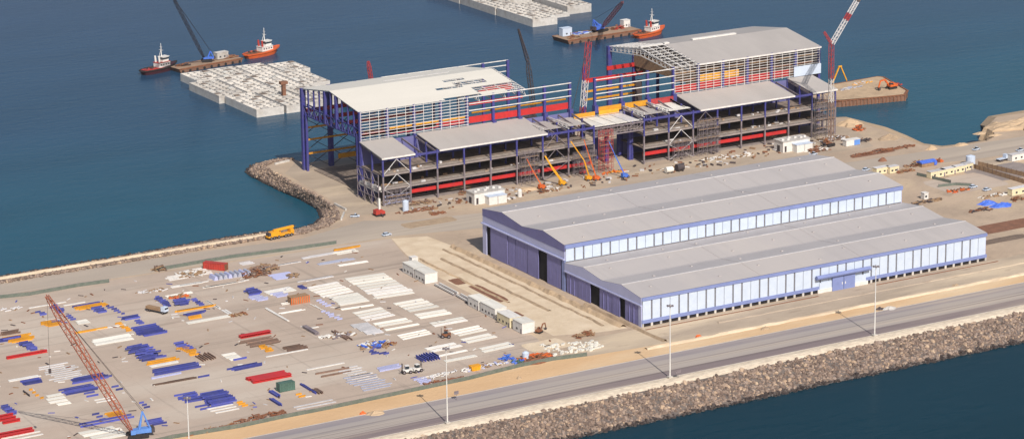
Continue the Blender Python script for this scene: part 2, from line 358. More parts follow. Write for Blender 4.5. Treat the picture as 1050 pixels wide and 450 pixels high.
# low earth ridges left where the rails are being laid in front of the warehouse
def ridge_y(x, y0, y1, wd, h, mt):
    mb = MB(); n = int(abs(y1-y0)/3)
    for i in range(n+1):
        y = y0+(y1-y0)*i/n; e = .8*noise.noise((y*.15, x, 3)); hh = h*(1+.7*noise.noise((y*.2, x, 9)))
        mb.v += [(x-wd/2+e, y, -.05), (x-wd*.15+e, y, hh), (x+wd*.2+e, y, hh*.9), (x+wd/2+e, y, -.05)]
    for i in range(n):
        for j in range(3): a = i*4+j; mb.f.append((a, a+4, a+5, a+1))
    structure(mb.build('earth_ridge', mt))
ridge_y(-7, 4, 150, 3.4, 1.3, 'sand_heap'); ridge_y(-12.5, 10, 148, 1.6, .55, 'earth'); ridge_y(-21, 40, 135, 1.8, .6, 'earth'); ridge_y(-29.5, 60, 140, 1.4, .5, 'sand_heap'); ridge_y(-3.2, -22, 40, 2.0, .9, 'earth')
strip('earth_ridge', -27.5, -24.5, -15, 400, 'pale_sand', .7, 4, .9)
strip('earth_ridge', -13, -11.5, 30, 300, 'apron', .3, 4, .6)
strip('earth_ridge', 213, 217, -205, -70, 'pale_sand', .6, 4, .9)
def patch(u0, v0, du, dv, mt='earth_red', z=.035):   # freshly dug bed: an uneven outlined spread of earth, lengths along the quay and across it in metres
    c = at(u0, v0); pts = []
    for i in range(22):
        t = 2*math.pi*i/22; k = 1/max(abs(math.cos(t)), abs(math.sin(t)))*.92*(1+.1*noise.noise((i*.9, u0, v0)))
        pts.append((c.x+du/2*math.cos(t)*k, c.y+dv/2*math.sin(t)*k))
    sheet('dug_earth', pts, mt, z)
patch(470, 288.5, 7, 10); patch(501, 300.5, 6, 30); patch(530, 322, 4, 8); patch(560, 354, 20, 14, 'pale_sand', .03)
patch(1030, 232, 46, 14, 'earth_red', .03); patch(1020, 247, 40, 7, 'earth_dark', .03); patch(440, 228, 30, 10, 'earth', .03); patch(1000, 170, 50, 10, 'apron', .03)
patch(895, 158, 30, 4, 'earth_red', .035); patch(1030, 176, 40, 30, 'slab', .022); patch(990, 188, 40, 30, 'yard', .023)

# ------------------------------------------------------------------ boulders
def rock_shapes(k=6):
    out = []
    for s in range(k):
        bm = bmesh.new(); bmesh.ops.create_icosphere(bm, subdivisions=1, radius=1)
        for v in bm.verts:
            v.co *= 1+.38*noise.noise(v.co*1.3+Vector((s*9, 3, 1))); v.co.x *= 1.25; v.co.z *= .8
        out.append(([v.co.copy() for v in bm.verts], [tuple(l.index for l in f.verts) for f in bm.faces])); bm.free()
    return out
SH = rock_shapes()
from mathutils import Euler
def add_rock(mb, p, r):
    vs_, fs = random.choice(SH); e = Euler((R(0, 6), R(0, 6), R(0, 6))).to_matrix(); n = len(mb.v)
    for v in vs_: q = e @ v; mb.v.append((p.x+q.x*r, p.y+q.y*r, p.z+q.z*r*.85))
    for f in fs: mb.f.append(tuple(n+i for i in f))
big = []; stuff = MB()
wet = MB()
for _ in range(11500):
    x = R(-165, 250); f = R(0, 1); y = -69.2-19.0*f; z = -.2-6.4*f
    p = Vector((x, y, z+R(-.15, .3))); r = R(.38, .8) if R(0, 1) < .88 else R(.8, 1.25)
    if f > .45 and f < .86 and x < -20 and x > -110 and r > .72 and len(big) < 298: big.append((p, r))
    else: add_rock(wet if z < -5.6+.25*math.sin(x*.7) else stuff, p, r)
for i in range(0, n_riprap-1):
    a, b, c, d = C[i], C[i+1], Wt[i+1], Wt[i]
    L = ((a-b).length+(c-d).length)/2; Wd = (((a-d).length+(b-c).length)/2)
    if a.x < -330: continue
    for _ in range(int(L*Wd*1.1)):
        s, t = R(0, 1), R(-.05, 1.05)
        p = (a*(1-s)+b*s)*(1-t)+(d*(1-s)+c*s)*t
        add_rock(wet if t > .88 else stuff, p+Vector((0, 0, R(-.05, .45))), R(.5, 1.05))
o = stuff.build('riprap', 'rock'); o['kind'] = 'stuff'
o = wet.build('wet_riprap', 'wet_rock'); o['kind'] = 'stuff'
rm = []
for s in range(6):
    vs_, fs = SH[s]; me = bpy.data.meshes.new('boulder'); me.from_pydata([tuple(v) for v in vs_], [], fs); me.materials.append(M['rock']); rm.append(me)
for p, r in big:
    o = bpy.data.objects.new('boulder', random.choice(rm)); col.objects.link(o); o.location = p; o.scale = (r, r, r*.9); o.rotation_euler = (R(0, 6), R(0, 6), R(0, 6))
    tag(o, 'grey brown boulder low on the rock slope beside the dark sea below the road', 'boulder', 'boulders of the near rock slope')

# ------------------------------------------------------------------ warehouse with two double-gabled roofs
def warehouse():
    L, W2, W, H2, H1, RR = 183.3, 61.3, 132.7, 12.8, 21.1, 2.3
    wt = W-W2
    t = thing('warehouse', 'long grey roofed warehouse with white panelled front and lavender sliding doors beside the road', 'warehouse', (0, 0, 0))
    # the tall hall
    prof = [(W2, H1), (W2+wt/4, H1+RR), (W2+wt/2, H1), (W2+3*wt/4, H1+RR), (W, H1)]
    low = [(0, H2), (W2*.25, H2+RR*.85), (W2*.5, H2), (W2*.75, H2+RR*.85), (W2-.05, H2+.2)]
    def roof(pr, name):
        for i in range(4):
            (y0, z0), (y1, z1) = pr[i], pr[i+1]
            mb = MB(); k = 24                     # standing seams
            mb.quad((-.6, y0, z0), (L+.6, y0, z0), (L+.6, y1, z1), (-.6, y1, z1))
            o = mb.build('roof', 'roof_grey' if i % 2 == 0 else 'roof_patch', t)
            sm = MB()
            for q in (.33, .62): sm.bar((L*q, y0, z0+.06), (L*q, y1, z1+.06), .35, .12)
            for q in range(7):
                xx = L*(q+.5)/7+R(-6, 6); f = R(.25, .75); sm.cbox(xx, y0+(y1-y0)*f, z0+(z1-z0)*f, 1.0, .7, .35)
            sm.build('roof_vent', 'roof_grey', o)['kind'] = 'stuff'
        rc = MB()
        for (y, z) in (pr[1], pr[3]): rc.box(-.5, y-.35, z+.01, L+.5, y+.35, z+.16)
        rc.build('ridge_cap', 'pale_sheet', t)
        MB().box(-.5, pr[2][0]-.6, pr[2][1]+.02, L+.5, pr[2][0]+.6, pr[2][1]+.1).build('valley_gutter', 'roof_patch', t)
    roof(prof, 'tall'); roof(low, 'low')
    # gable walls
    def gable(pr, ybase0, ybase1, dark, z_dark, z_band, x, sgn=-1):
        pts = [(y, z-.04) for y, z in pr]
        mb = MB(); mb.prism([(ybase0, z_dark)]+pts[0:]+[(ybase1, z_dark)], x, x+sgn*.25); mb.build('gable_fascia', dark, t)
    gable(prof, W2, W, 'dark_fascia', 17.9, 0, -.3)
    gable(low, 0, W2-.1, 'pale_lavender', 9.6, 0, -.3)
    MB().box(-.45, W2, 14.6, -.02, W, 17.9).build('gable_band', 'pale_lavender', t)
    MB().box(-1.1, W2, 14.1, -.02, W+.8, 14.6).build('door_canopy', 'pale_lavender', t)
    MB().box(-.9, -.05, 9.1, -.02, W2-.1, 9.6).build('door_canopy', 'pale_lavender', t)
    MB().prism([(W2, 0), (W2, H1-.1)]+[(y, z-.1) for y, z in prof[1:-1]]+[(W, H1-.1), (W, 0)], L-.3, L).build('gable_wall', 'pale_lavender', t)
    MB().prism([(0, 0), (0, H2-.1)]+[(y, z-.1) for y, z in low[1:-1]]+[(W2-.1, H2-.1), (W2-.1, 0)], L-.3, L).build('gable_wall', 'pale_lavender', t)
    MB().box(0, W-.3, 0, L, W, H1-.1).build('rear_wall', 'pale_lavender', t)
    # black panels paint the unlit interior behind the open leaves, door leaves hung in front
    MB().box(.4, W2+.2, 0, .7, W-.4, 14.6).build('door_shade_panel', 'black', t)
    MB().box(.4, .3, 0, .7, W2-.2, 9.2).build('door_shade_panel', 'black', t)
    def yy(a): return W-(a)*wt
    for a, b in ((.045, .05), (.10, .312), (.318, .402), (.41, .555), (.562, .69), (.79, .95)):
        if b-a < .02: continue
        d = MB().box(-.35-(.2 if (a*100) % 2 < 1 else 0), yy(b), .15, -.05-(.2 if (a*100) % 2 < 1 else 0), yy(a), 14.1).build('door_leaf', 'door_purple', t)
        rb_ = MB()
        for q in range(1, 4): rb_.box(-.42, yy(a+(b-a)*q/4)-.08, .2, -.36, yy(a+(b-a)*q/4)+.08, 14.0)
        rb_.build('stiffener', 'door_purple', d)
    MB().box(-.5, W-3.2, 0, -.02, W, 14.1).build('corner_post', 'pale_lavender', t)
    MB().box(-.5, W2, 0, -.02, W2+2.4, 14.1).build('corner_post', 'lavender', t)
    def y2(px): return (W2)*(1-(px-78)/(400-78))
    for a, b in ((85, 136), (138, 189), (227, 280), (282, 312), (333, 388)):
        d = MB().box(-.35-(.2 if a in (138, 282) else 0), y2(b), .15, -.05-(.2 if a in (138, 282) else 0), y2(a), 9.1).build('door_leaf', 'door_purple', t)
        rb_ = MB()
        for q in range(1, 3): rb_.box(-.60, y2(a+(b-a)*q/3)-.08, .2, -.36, y2(a+(b-a)*q/3)+.08, 9.0)
        rb_.build('stiffener', 'door_purple', d)
    MB().box(-.5, 0, 0, -.02, 2.2, 9.1).build('corner_post', 'pale_lavender', t)
    # long front walls: white panels between louvre strips
    def front(y, zf0, zf1, zp0, zp1, n, skip=None):
        MB().box(-.3, y-.55, zf0, L+.3, y-.02, zf1).build('fascia', 'lavender', t)
        MB().box(0, y+.02, 0 if y < 1 else zp0-.5, L, y+.3, zf0).build('wall_backing', 'louvre', t)
        wp = L/n; pn = 0
        for i in range(n):
            g0 = .12 if i % 3 == 0 else .42
            g1 = .12 if (i+1) % 3 == 0 else .42
            mb = MB().box(i*wp+g0, y-.22, zp0, (i+1)*wp-g1, y-.02, zp1)
            o = mb.build('wall_panel', 'white_panel', t)
    front(0, 11.4, 12.75, 3.0, 11.35, 40)
    MB().box(-.3, -.5, 1.5, L+.3, -.05, 3.0).build('plinth_band', 'lavender', t)
    for i in range(41): MB().box(max(-.2, L*i/40-.5), -.45, 0, min(L+.2, L*i/40+.5), -.06, 1.5).build('plinth_pier', 'pale_concrete', t)
    MB().box(.7, -.05, 0, L-.7, .015, 1.7).build('plinth_shade_panel', 'black', t)  # solid black slab, paints the shade between the plinth piers
    front(W2, 19.3, 21.0, 13.5, 19.25, 40)
    MB().box(0, W2+.3, 0, L, W2+.5, 13.4).build('hall_wall', 'slab', t)
    # side door under a round canopy
    MB().box(90, -.9, 0, 117, -.5, 1.7).build('door_surround', 'white_paint', t)
    MB().box(91, -.62, 1.7, 116, -.5, 4.6).build('door_surround', 'white_panel', t)
    for a, b in ((97.5, 103.4), (103.7, 109.6)):
        d = MB().box(a, -1.3, 0, b, -.92, 6.6).build('side_door', 'lavender', t)
        MB().box(b-.9 if a < 100 else a+.5, -1.36, 2.4, b-.5 if a < 100 else a+.9, -1.3, 3.4).build('handle', 'white_paint', d)
    MB().cyl((88.5, -1.7, 7.4), (117.5, -1.7, 7.4), .95, k=14).build('side_canopy', 'lavender', t)
    # downpipes and the drain along the front
    MB().box(-1, -4.4, -.05, 88, -3.6, .10).build('drain_edge', 'rust', t)
    MB().box(119, -4.4, -.05, L+4, -3.6, .10).build('drain_edge', 'rust', t)
warehouse()

# ------------------------------------------------------------------ the dry-dock sheds under construction
BF, BB = 230.0, 252.0          # front and back rows of the low block
def annex(x0, x1, roofs, label, floors=(8.6, 15.6), truss_bays=(), stair=False, red=None, name='steel_frame_block', skip=()):
    t = thing(name, label, 'building frame', (x0, BF, 0))
    P = lambda mb, nm, mt, par=t: mb.build(nm, mt, par, (-x0, -BF, 0)) if par is t else mb.build(nm, mt, par)
    n = round((x1-x0)/15)
    for i in range(n+1):
        X = x0+15*i
        if i in skip: continue
        for Y in (BF, BF+11, BB):
            c = P(MB().box(X-.38, Y-.38, 14.6 if Y == BF else 0, X+.38, Y+.38, 27.2 if Y == BB else (25.6 if Y > BF else 24.2)), 'column', 'blue_steel')
            if Y == BF: P(MB().box(X-.36, Y-.36, 0, X+.36, Y+.36, 14.6), 'column_foot', 'grey_steel', c)
    for z in floors:
        P(MB().box(x0-.3, BF+.6, z-.35, x1+.3, BB-.5, z), 'floor_slab', 'floor_dirty')
        P(MB().box(x0-.4, BF-.1, z-.8, x1+.4, BF+.58, z+.02), 'edge_beam', 'slab')
        for _ in range(int((x1-x0)*.16)):
            P(MB().cbox(R(x0+1, x1-1), R(BF+1.5, BF+9), z, R(.5, 3), R(.5, 1.5), R(.2, 1.1)), 'stored_material', random.choice(('brown_wood', 'pale_sheet')))
        rl = MB()
        for k in range(2): rl.box(x0, BF+.1, z+.5+.5*k, x1, BF+.16, z+.56+.5*k)
        P(rl, 'guard_rail', 'white_steel')
    P(MB().box(x0, BB+.5, .2, x1, BB+.8, 26.6), 'added_back_wall', 'dark_fascia')  # dark blue back wall, added to keep the inside of the block dark
    for xx in range(int(x0)+15, int(x1), 30): P(MB().box(xx-.2, BF+12, 0, xx+.2, BB-.6, floors[-1]-.5), 'partition', 'slab')
    P(MB().box(x0-.4, BF-.2, 22.6, x1+.4, BF+.3, 23.6), 'eave_beam', 'blue_steel')
    jo = MB()
    for i in range(2*n+1):
        X = x0+7.5*i
        jo.bar((X, BF+.5, 22.9), (X, BB, 26.2), .35, .9)
    P(jo, 'roof_joist', 'grey_steel')
    for a, b in roofs:
        P(MB().prism([(BF-.8, 23.75), (BB+.5, 27.2), (BB+.5, 27.6), (BF-.8, 24.15)], a, b), 'roof', 'roof_hall')
        P(MB().box(a, BF-1.0, 23.3, b, BF-.82, 24.1), 'gutter', 'white_steel')
    if red:
        for a, b in red:
            P(MB().box(a, BF+1.6, 3.9, b, BF+2.3, 5.6), 'red_girder', 'red_steel')
            P(MB().box(a, BF+2.0, 0, b, BB-.5, .25), 'ground_slab', 'slab')
    for X in truss_bays:
        br = MB()
        for (z0, z1) in ((8.6, 15.2), (15.8, 22.6)):
            br.bar((X+.5, BF-.2, z0), (X+7.5, BF-.2, z1), .24); br.bar((X+14.5, BF-.2, z0), (X+7.5, BF-.2, z1), .24)
        br.bar((X+.5, BF-.2, .2), (X+14.5, BF-.2, 8), .22); br.bar((X+14.5, BF-.2, .2), (X+.5, BF-.2, 8), .22)
        P(br, 'cross_brace', 'grey_steel' if X != 165 and X != 0 else 'pale_sheet')
    if stair:
        st = MB()
        for k in range(14):
            st.box(x0-2.2, BF+1+k*1.45, 9.2-k*.05-1.2, x0-.6, BF+1.8+k*1.45, 9.5-k*.05)
        st.bar((x0-2.2, BF+1, 7.2), (x0-2.2, BF+22, 7.2), .4, .6); st.bar((x0-.6, BF+1, 7.2), (x0-.6, BF+22, 7.2), .4, .6)
        P(st, 'stair_flight', 'white_steel')
        tw = MB()
        for Y in (BF, BF+7.3, BF+14.6, BB):
            tw.bar((x0-2.6, Y, 0), (x0-2.6, Y, 16), .35)
            if Y < BB:
                for z in (0, 8): tw.bar((x0-2.6, Y, z), (x0-2.6, Y+7, z+8), .22)
        for z in (4, 8, 12, 16): tw.bar((x0-2.6, BF, z), (x0-2.6, BB, z), .3)
        P(tw, 'stair_tower', 'grey_steel')
        lt = MB()
        for z in (1.2, 3, 5): lt.bar((x0+.5, BF-.4, z), (x0+14.5, BF-.4, z), .25)
        for k in range(7): lt.bar((x0+.5+2*k, BF-.4, 1.2 if k % 2 else 5), (x0+2.5+2*k, BF-.4, 5 if k % 2 else 1.2), .22)
        P(lt, 'lattice_girder', 'pale_lavender')
    return t
annex(0, 90, [(-.8, 17.5), (31, 92.5)], 'low grey roofed steel frame block below the white hall, with a roof hole', truss_bays=(0,), stair=True, red=[(15.6, 89.4)])
annex(90.0, 120, [], 'roofless steel frame with white cross braces between the grey roof and the boom lifts', truss_bays=(90,), red=[(90.6, 119.4)], name='open_steel_frame', skip=(0,))
annex(150, 180, [], 'roofless steel frame with grey decks, right of the blue boom lift', truss_bays=(165,), red=[(150.6, 179.4)], name='open_steel_frame', skip=(2,))
annex(180.0, 270, [(184, 243.5), (255, 271)], 'long low steel frame block below the grey roofed hall', truss_bays=(180, 255), red=[(180.6, 240)])

def scaffold(X, Y, n, lev, label, mt='grey_steel', w_=2.6, h_=2.3):
    t = thing('scaffold_tower', label, 'scaffold', (X, Y, 0))
    for i in range(n+1):
        for y in (0, 1.4): MB().box(i*w_-.08, y-.08, 0, i*w_+.08, y+.08, lev*h_+.9).build('standard', mt, t)
    lg = MB(); pk = MB()
    for k in range(1, lev+1):
        for y in (0, 1.4):
            lg.bar((0, y, k*h_), (n*w_, y, k*h_), .1); lg.bar((0, y, k*h_+.8), (n*w_, y, k*h_+.8), .08)
        for i in range(n):
            if (i+k) % 2: lg.bar((i*w_, 0, (k-1)*h_), ((i+1)*w_, 0, k*h_), .09)
        if k % 2 == 0: pk.box(0, .1, k*h_+.06, n*w_, 1.3, k*h_+.14)
    lg.build('ledger', mt, t); pk.build('plank_deck', 'brown_wood', t)
scaffold(76, BF-2.4, 4, 7, 'grey scaffold tower in front of the last roofed bay of the left block')
scaffold(107, BF-2.6, 5, 5, 'low grey scaffold in front of the roofless frame behind the yellow crane lift')
scaffold(122, BF-2.6, 3, 9, 'tall grey scaffold at the left side of the white decked bridge', 'crane_red')
scaffold(167, BF-2.4, 4, 4, 'low scaffold at the right roofless frame beside the bridge')
scaffold(182, BF-2.6, 5, 8, 'grey scaffold tower at the left end of the right roofed block', 'grey_steel')
scaffold(256, BF-2.4, 5, 9, 'scaffold tower at the right end of the right block beside the crane mast')
scaffold(1, BF-2.4, 5, 3, 'low scaffold in front of the first bay of the left block')
def bridge():
    t = thing('gantry_bridge', 'white decked steel bridge spanning the gap between the two roofless frames', 'bridge', (120, BF, 0))
    P = lambda mb, nm, mt: mb.build(nm, mt, t, (-120, -BF, 0))
    for X in (121, 135, 149):
        for Y in (BF+12, BB):
            P(MB().box(X-.9, Y-.9, 0, X+.9, Y+.9, 22.5), 'column', 'blue_steel')
    for X0 in (121, 128, 135.2, 142.3):
        P(MB().box(X0+.2, BF+3, 22.4, X0+6.8, BB-2, 22.8), 'deck_panel', 'white_sheet' if X0 != 142.3 else 'pale_sheet')
    P(MB().box(120, BF+2, 18.5, 150, BB-1, 18.9), 'lower_deck', 'slab')
    tr = MB()
    for z in (18.2, 22.3): tr.bar((120, BF, z), (150, BF, z), .5, .6)
    for k in range(15): tr.bar((120+2*k, BF, 18.2), (120+2*k, BF, 23.4), .22)
    for k in range(5): tr.bar((120+6*k, BF-.1, 18.2), (126+6*k, BF-.1, 22.3), .2)
    P(tr, 'front_truss', 'grey_steel')
    rl = MB()
    for z in (23.0, 23.6): rl.bar((120, BF+1, z), (150, BF+1, z), .14); rl.bar((120, BB-2, z), (150, BB-2, z), .14)
    P(rl, 'guard_rail', 'white_steel')
    for a, b in ((121, 133.5), (136, 148)): P(MB().box(a, BB-1.6, 22.9, b, BB-1.0, 25.6), 'yellow_girder', 'yellow_steel')
bridge()
def loose_decks():
    for x0_, x1_, mt, lab in ((92.5, 105, 'roof_hall', 'grey deck sheet on the left roofless frame next to the grey roof'), (107.5, 119.5, 'roof_hall', 'grey deck sheet on the left roofless frame next to the bridge'), (152.5, 165, 'roof_hall', 'grey deck sheet on the right roofless frame next to the bridge'), (167.5, 182, 'white_sheet', 'pale deck sheet on the right roofless frame next to the grey roof')):
        mb = MB()
        for k in range(5): mb.box(x0_, BB-17+k*3.3, 24.25, x1_-R(0, 1.5), BB-13.9+k*3.3, 24.4)
        o = mb.build('deck_sheet', mt); tag(o, lab, 'deck', 'deck sheets over the roofless frames'); 
    for x0_, x1_, lab in ((94, 104, 'white truss over the left deck'), (153, 164, 'x'), (168, 180, 'x')): pass
loose_decks()
def white_truss_row():
    for (xa, lab) in ((91, 'white lattice roof truss at the edge of the grey roof with a hole'), (106, 'white lattice roof truss midway across the left roofless frame'), (151, 'white lattice roof truss on the right roofless frame beside the bridge'), (166, 'white lattice roof truss midway across the right roofless frame')):
        mb = MB(); x = xa
        for z in (24.3, 26.2): mb.bar((x, BF+1, z), (x, BB-1, z), .4)
        for k in range(10): mb.bar((x, BF+1+2*k, 24.3 if k % 2 else 26.2), (x, BF+3+2*k, 26.2 if k % 2 else 24.3), .24)
        tag(mb.build('roof_truss', 'white_steel'), lab, 'roof truss', 'white trusses over the roofless frames')
white_truss_row()

Y0, Y1, YR, ZE, ZR = 262.0, 324.0, 293.0, 42.3, 46.9     # built on local lines, each hall is then set on its own foundation (HALL)
HALL = Vector((-5, -9, 0))
def zroof(y): return ZE+(ZR-ZE)*(1-abs(y-YR)/31)
def hall_columns(P, xs, back=True, near=True, wide=()):
    for X in xs:
        if near: P(MB().box(X-.65, Y0-.65, 0, X+.65, Y0+.65, ZE), 'column', 'blue_steel')
        if back:
            s = 1.2 if X in wide else .7
            P(MB().box(X-s, Y1-s*.8, 0, X+s, Y1+s*.8, ZE), 'column', 'blue_steel')
def hall_one():
    x0 = 5
    t = thing('dry_dock_hall', 'tall dry dock hall under construction with white roof and blue open gable', 'hall', (x0+HALL.x, Y0+HALL.y, 0))
    P = lambda mb, nm, mt, par=None: mb.build(nm, mt, t, (-x0, -Y0, 0)) if par is None else mb.build(nm, mt, par)
    xs = [5+15*k for k in range(9)]
    hall_columns(P, xs, wide=(5, 20))
    # roof in courses of sheeting, some not laid yet
    xa, xb = 4.4, 97.5; nx, ny = 31, 14
    rf = MB(); T = .25
    def open_cell(s, tt):
        return (.66 < s < .78 and .2 < tt < .28) or (.69 < s < .86 and .35 < tt < .5) or (.74 < s < .985 and .62 < tt < .85) or (.54 < s < .70 and .5 < tt < .56) or (.53 < s < .74 and .9 < tt < .97) or (s > .9 and tt > .88)
    for i in range(nx):
        X, X2 = xa+(xb-xa)*i/nx, xa+(xb-xa)*(i+1)/nx
        for j in range(ny):
            f0, f1 = j/ny, (j+1)/ny
            if not open_cell((i+.5)/nx, (j+.5)/ny):
                y, y2 = YR+(Y0-.8-YR)*f0, YR+(Y0-.8-YR)*f1
                rf.quad((X, y, zroof(y)), (X2, y, zroof(y)), (X2, y2, zroof(y2)), (X, y2, zroof(y2)))
    P(rf, 'roof_slope', 'roof_cream')
    P(MB().quad((xa, YR, ZR), (xb, YR, ZR), (xb, Y1+.8, zroof(Y1+.8)), (xa, Y1+.8, zroof(Y1+.8))), 'roof_slope', 'roof_cream')
    P(MB().box(40, YR+10, zroof(YR+10)+.05, 78, YR+10.6, zroof(YR+10)+.25), 'ridge_line', 'pale_sheet')
    pu = MB()
    for j in range(0, 15):
        y = YR+(Y0-YR)*j/14; pu.bar((60, y, zroof(y)-.4), (99, y, zroof(y)-.4), .22)
    for X in (65, 72.5, 80, 87.5, 95, 99):
        for k in range(12):
            y, y2 = YR+(Y0-YR)*k/12, YR+(Y0-YR)*(k+1)/12
            pu.bar((X, y, zroof(y)-.6), (X, y2, zroof(y2)-.6), .3); pu.bar((X, y, zroof(y)-.6), (X, y2, zroof(y2)-3.6), .2); pu.bar((X, y, zroof(y)-3.6), (X, y2, zroof(y2)-3.6), .3)
    P(pu, 'roof_purlin', 'white_steel')
    for k, (a, b, y, dz) in enumerate(((76, 96, Y0+7.5, 1.0), (80, 97, Y0+10.5, .9), (66, 97, Y0-.1, 3.4))):
        P(MB().box(a, y-.5, zroof(y)-dz-1.2, b, y+.5, zroof(y)-dz), 'red_girder', 'red_steel')
    # open gable: hangers from roof to a lattice chord
    ga = MB()
    for k in range(11):
        y = Y0+6.2*k; s = .35 if k not in (4, 6) else .75
        ga.box(5-s, y-s, 29, 5+s, y+s, zroof(y)-.5)
    P(ga, 'gable_post', 'blue_steel')
    gl = MB()
    for dx in (0, 2.2):
        for z in (28.8, 33.6): gl.bar((5+dx, Y0, z), (5+dx, Y1, z), .55)
        for k in range(20): gl.bar((5+dx, Y0+3.1*k, 28.8 if k % 2 else 33.6), (5+dx, Y0+3.1*(k+1), 33.6 if k % 2 else 28.8), .3)
    P(gl, 'gable_truss', 'blue_steel')
    rt = MB(); rt.bar((5, Y0, ZE-.4), (5, YR, ZR-.4), .5); rt.bar((5, YR, ZR-.4), (5, Y1, ZE-.4), .5)
    P(rt, 'gable_rafter', 'white_steel')
    # legs of the gable with bracing
    for Y in (Y0+3, Y1-3.2):
        lg = MB(); lg.box(4.4, Y-.5, 0, 5.6, Y+.5, 30)
        Yc = Y0 if Y < YR else Y1
        for z in range(0, 28, 4): lg.bar((5, Yc, z), (5, Y, z+4), .25); lg.bar((5, Yc, z+4), (5, Y, z+4), .25)
        P(lg, 'gable_leg', 'blue_steel')
    # girders along the walls
    for z in (8, 15.2, 21.5): P(MB().box(5.6, Y1-1.4, z, 49.5, Y1-.9, z+.9), 'yellow_girder', 'yellow_steel')
    P(MB().box(21, Y1-6.5, 5, 45, Y1-5.9, 7.5), 'yellow_girder', 'yellow_steel')
    br = MB()
    for X in (5, 20, 35):
        for z in (0, 9, 18): br.bar((X, Y1, z), (X+15, Y1, z+9), .3); br.bar((X+15, Y1, z), (X, Y1, z+9), .3)
    P(br, 'wall_brace', 'dark_steel')
    for a, b, y, z in ((6, 48, Y1-1.5, 30), (6, 48, Y0+1.6, 29), (6, 48, Y0+14, 33.2), (6, 30, Y1-12, 28)):
        P(MB().box(a, y-.6, z, b, y+.6, z+1.9), 'crane_girder', 'crane_red')
    # near wall: close white rails at first, three rails farther on
    gi = MB()
    for k in range(10): z = 28.3+1.5*k; gi.bar((5, Y0-.9, z), (65.5, Y0-.9, z), .12, .27)
    for k in range(13): gi.bar((5+5*k, Y0-.85, 27.5), (5+5*k, Y0-.85, ZE), .2)
    P(gi, 'wall_rail', 'white_steel')
    for X in xs[5:]: P(MB().box(X-1.1, Y0-2, 24.5, X+1.0, Y0+.8, 28.4), 'column_head', 'blue_steel')
    g2 = MB()
    for z in (35.2, 38.6, 41.9): g2.bar((65.6, Y0-.9, z), (125.4, Y0-.9, z), .2, .45)
    P(g2, 'wall_rail', 'white_steel')
    for i in range(4):
        P(MB().box(66+15*i, Y0+.3, 28.4, 79.2+15*i, Y0+.8, 31.6), 'red_panel', 'red_steel')
    P(MB().box(22, Y0+1, 28.6, 64, Y0+1.5, 30.6), 'red_panel', 'red_steel')
    P(MB().box(6, Y0+1, 29, 22, Y0+1.5, 30.4), 'yellow_girder', 'yellow_steel')
    P(MB().box(22, Y0+1, 31.2, 66, Y0+1.5, 32.4), 'yellow_girder', 'yellow_steel')
    P(MB().box(69, Y0+2, 32.6, 124, Y0+2.5, 33.4), 'yellow_girder', 'yellow_steel')
    # the far wall: rails standing above and beyond the roof end
    g3 = MB()
    for z in (33, 36.4, 39.6, 42.2): g3.bar((50, Y1+.5, z), (125.6, Y1+.5, z), .2, .45)
    P(g3, 'wall_rail', 'white_steel')
    cb = MB().box(5.8, Y0+1, 24.3, 124.6, Y0+1.9, 25.4); P(cb, 'crane_girder', 'blue_steel')
    # floor trestles inside the gable
    P(MB().box(8, Y0+2, .02, 50, Y1-4, .35), 'dock_floor', 'floor_dirty')
hall_one()
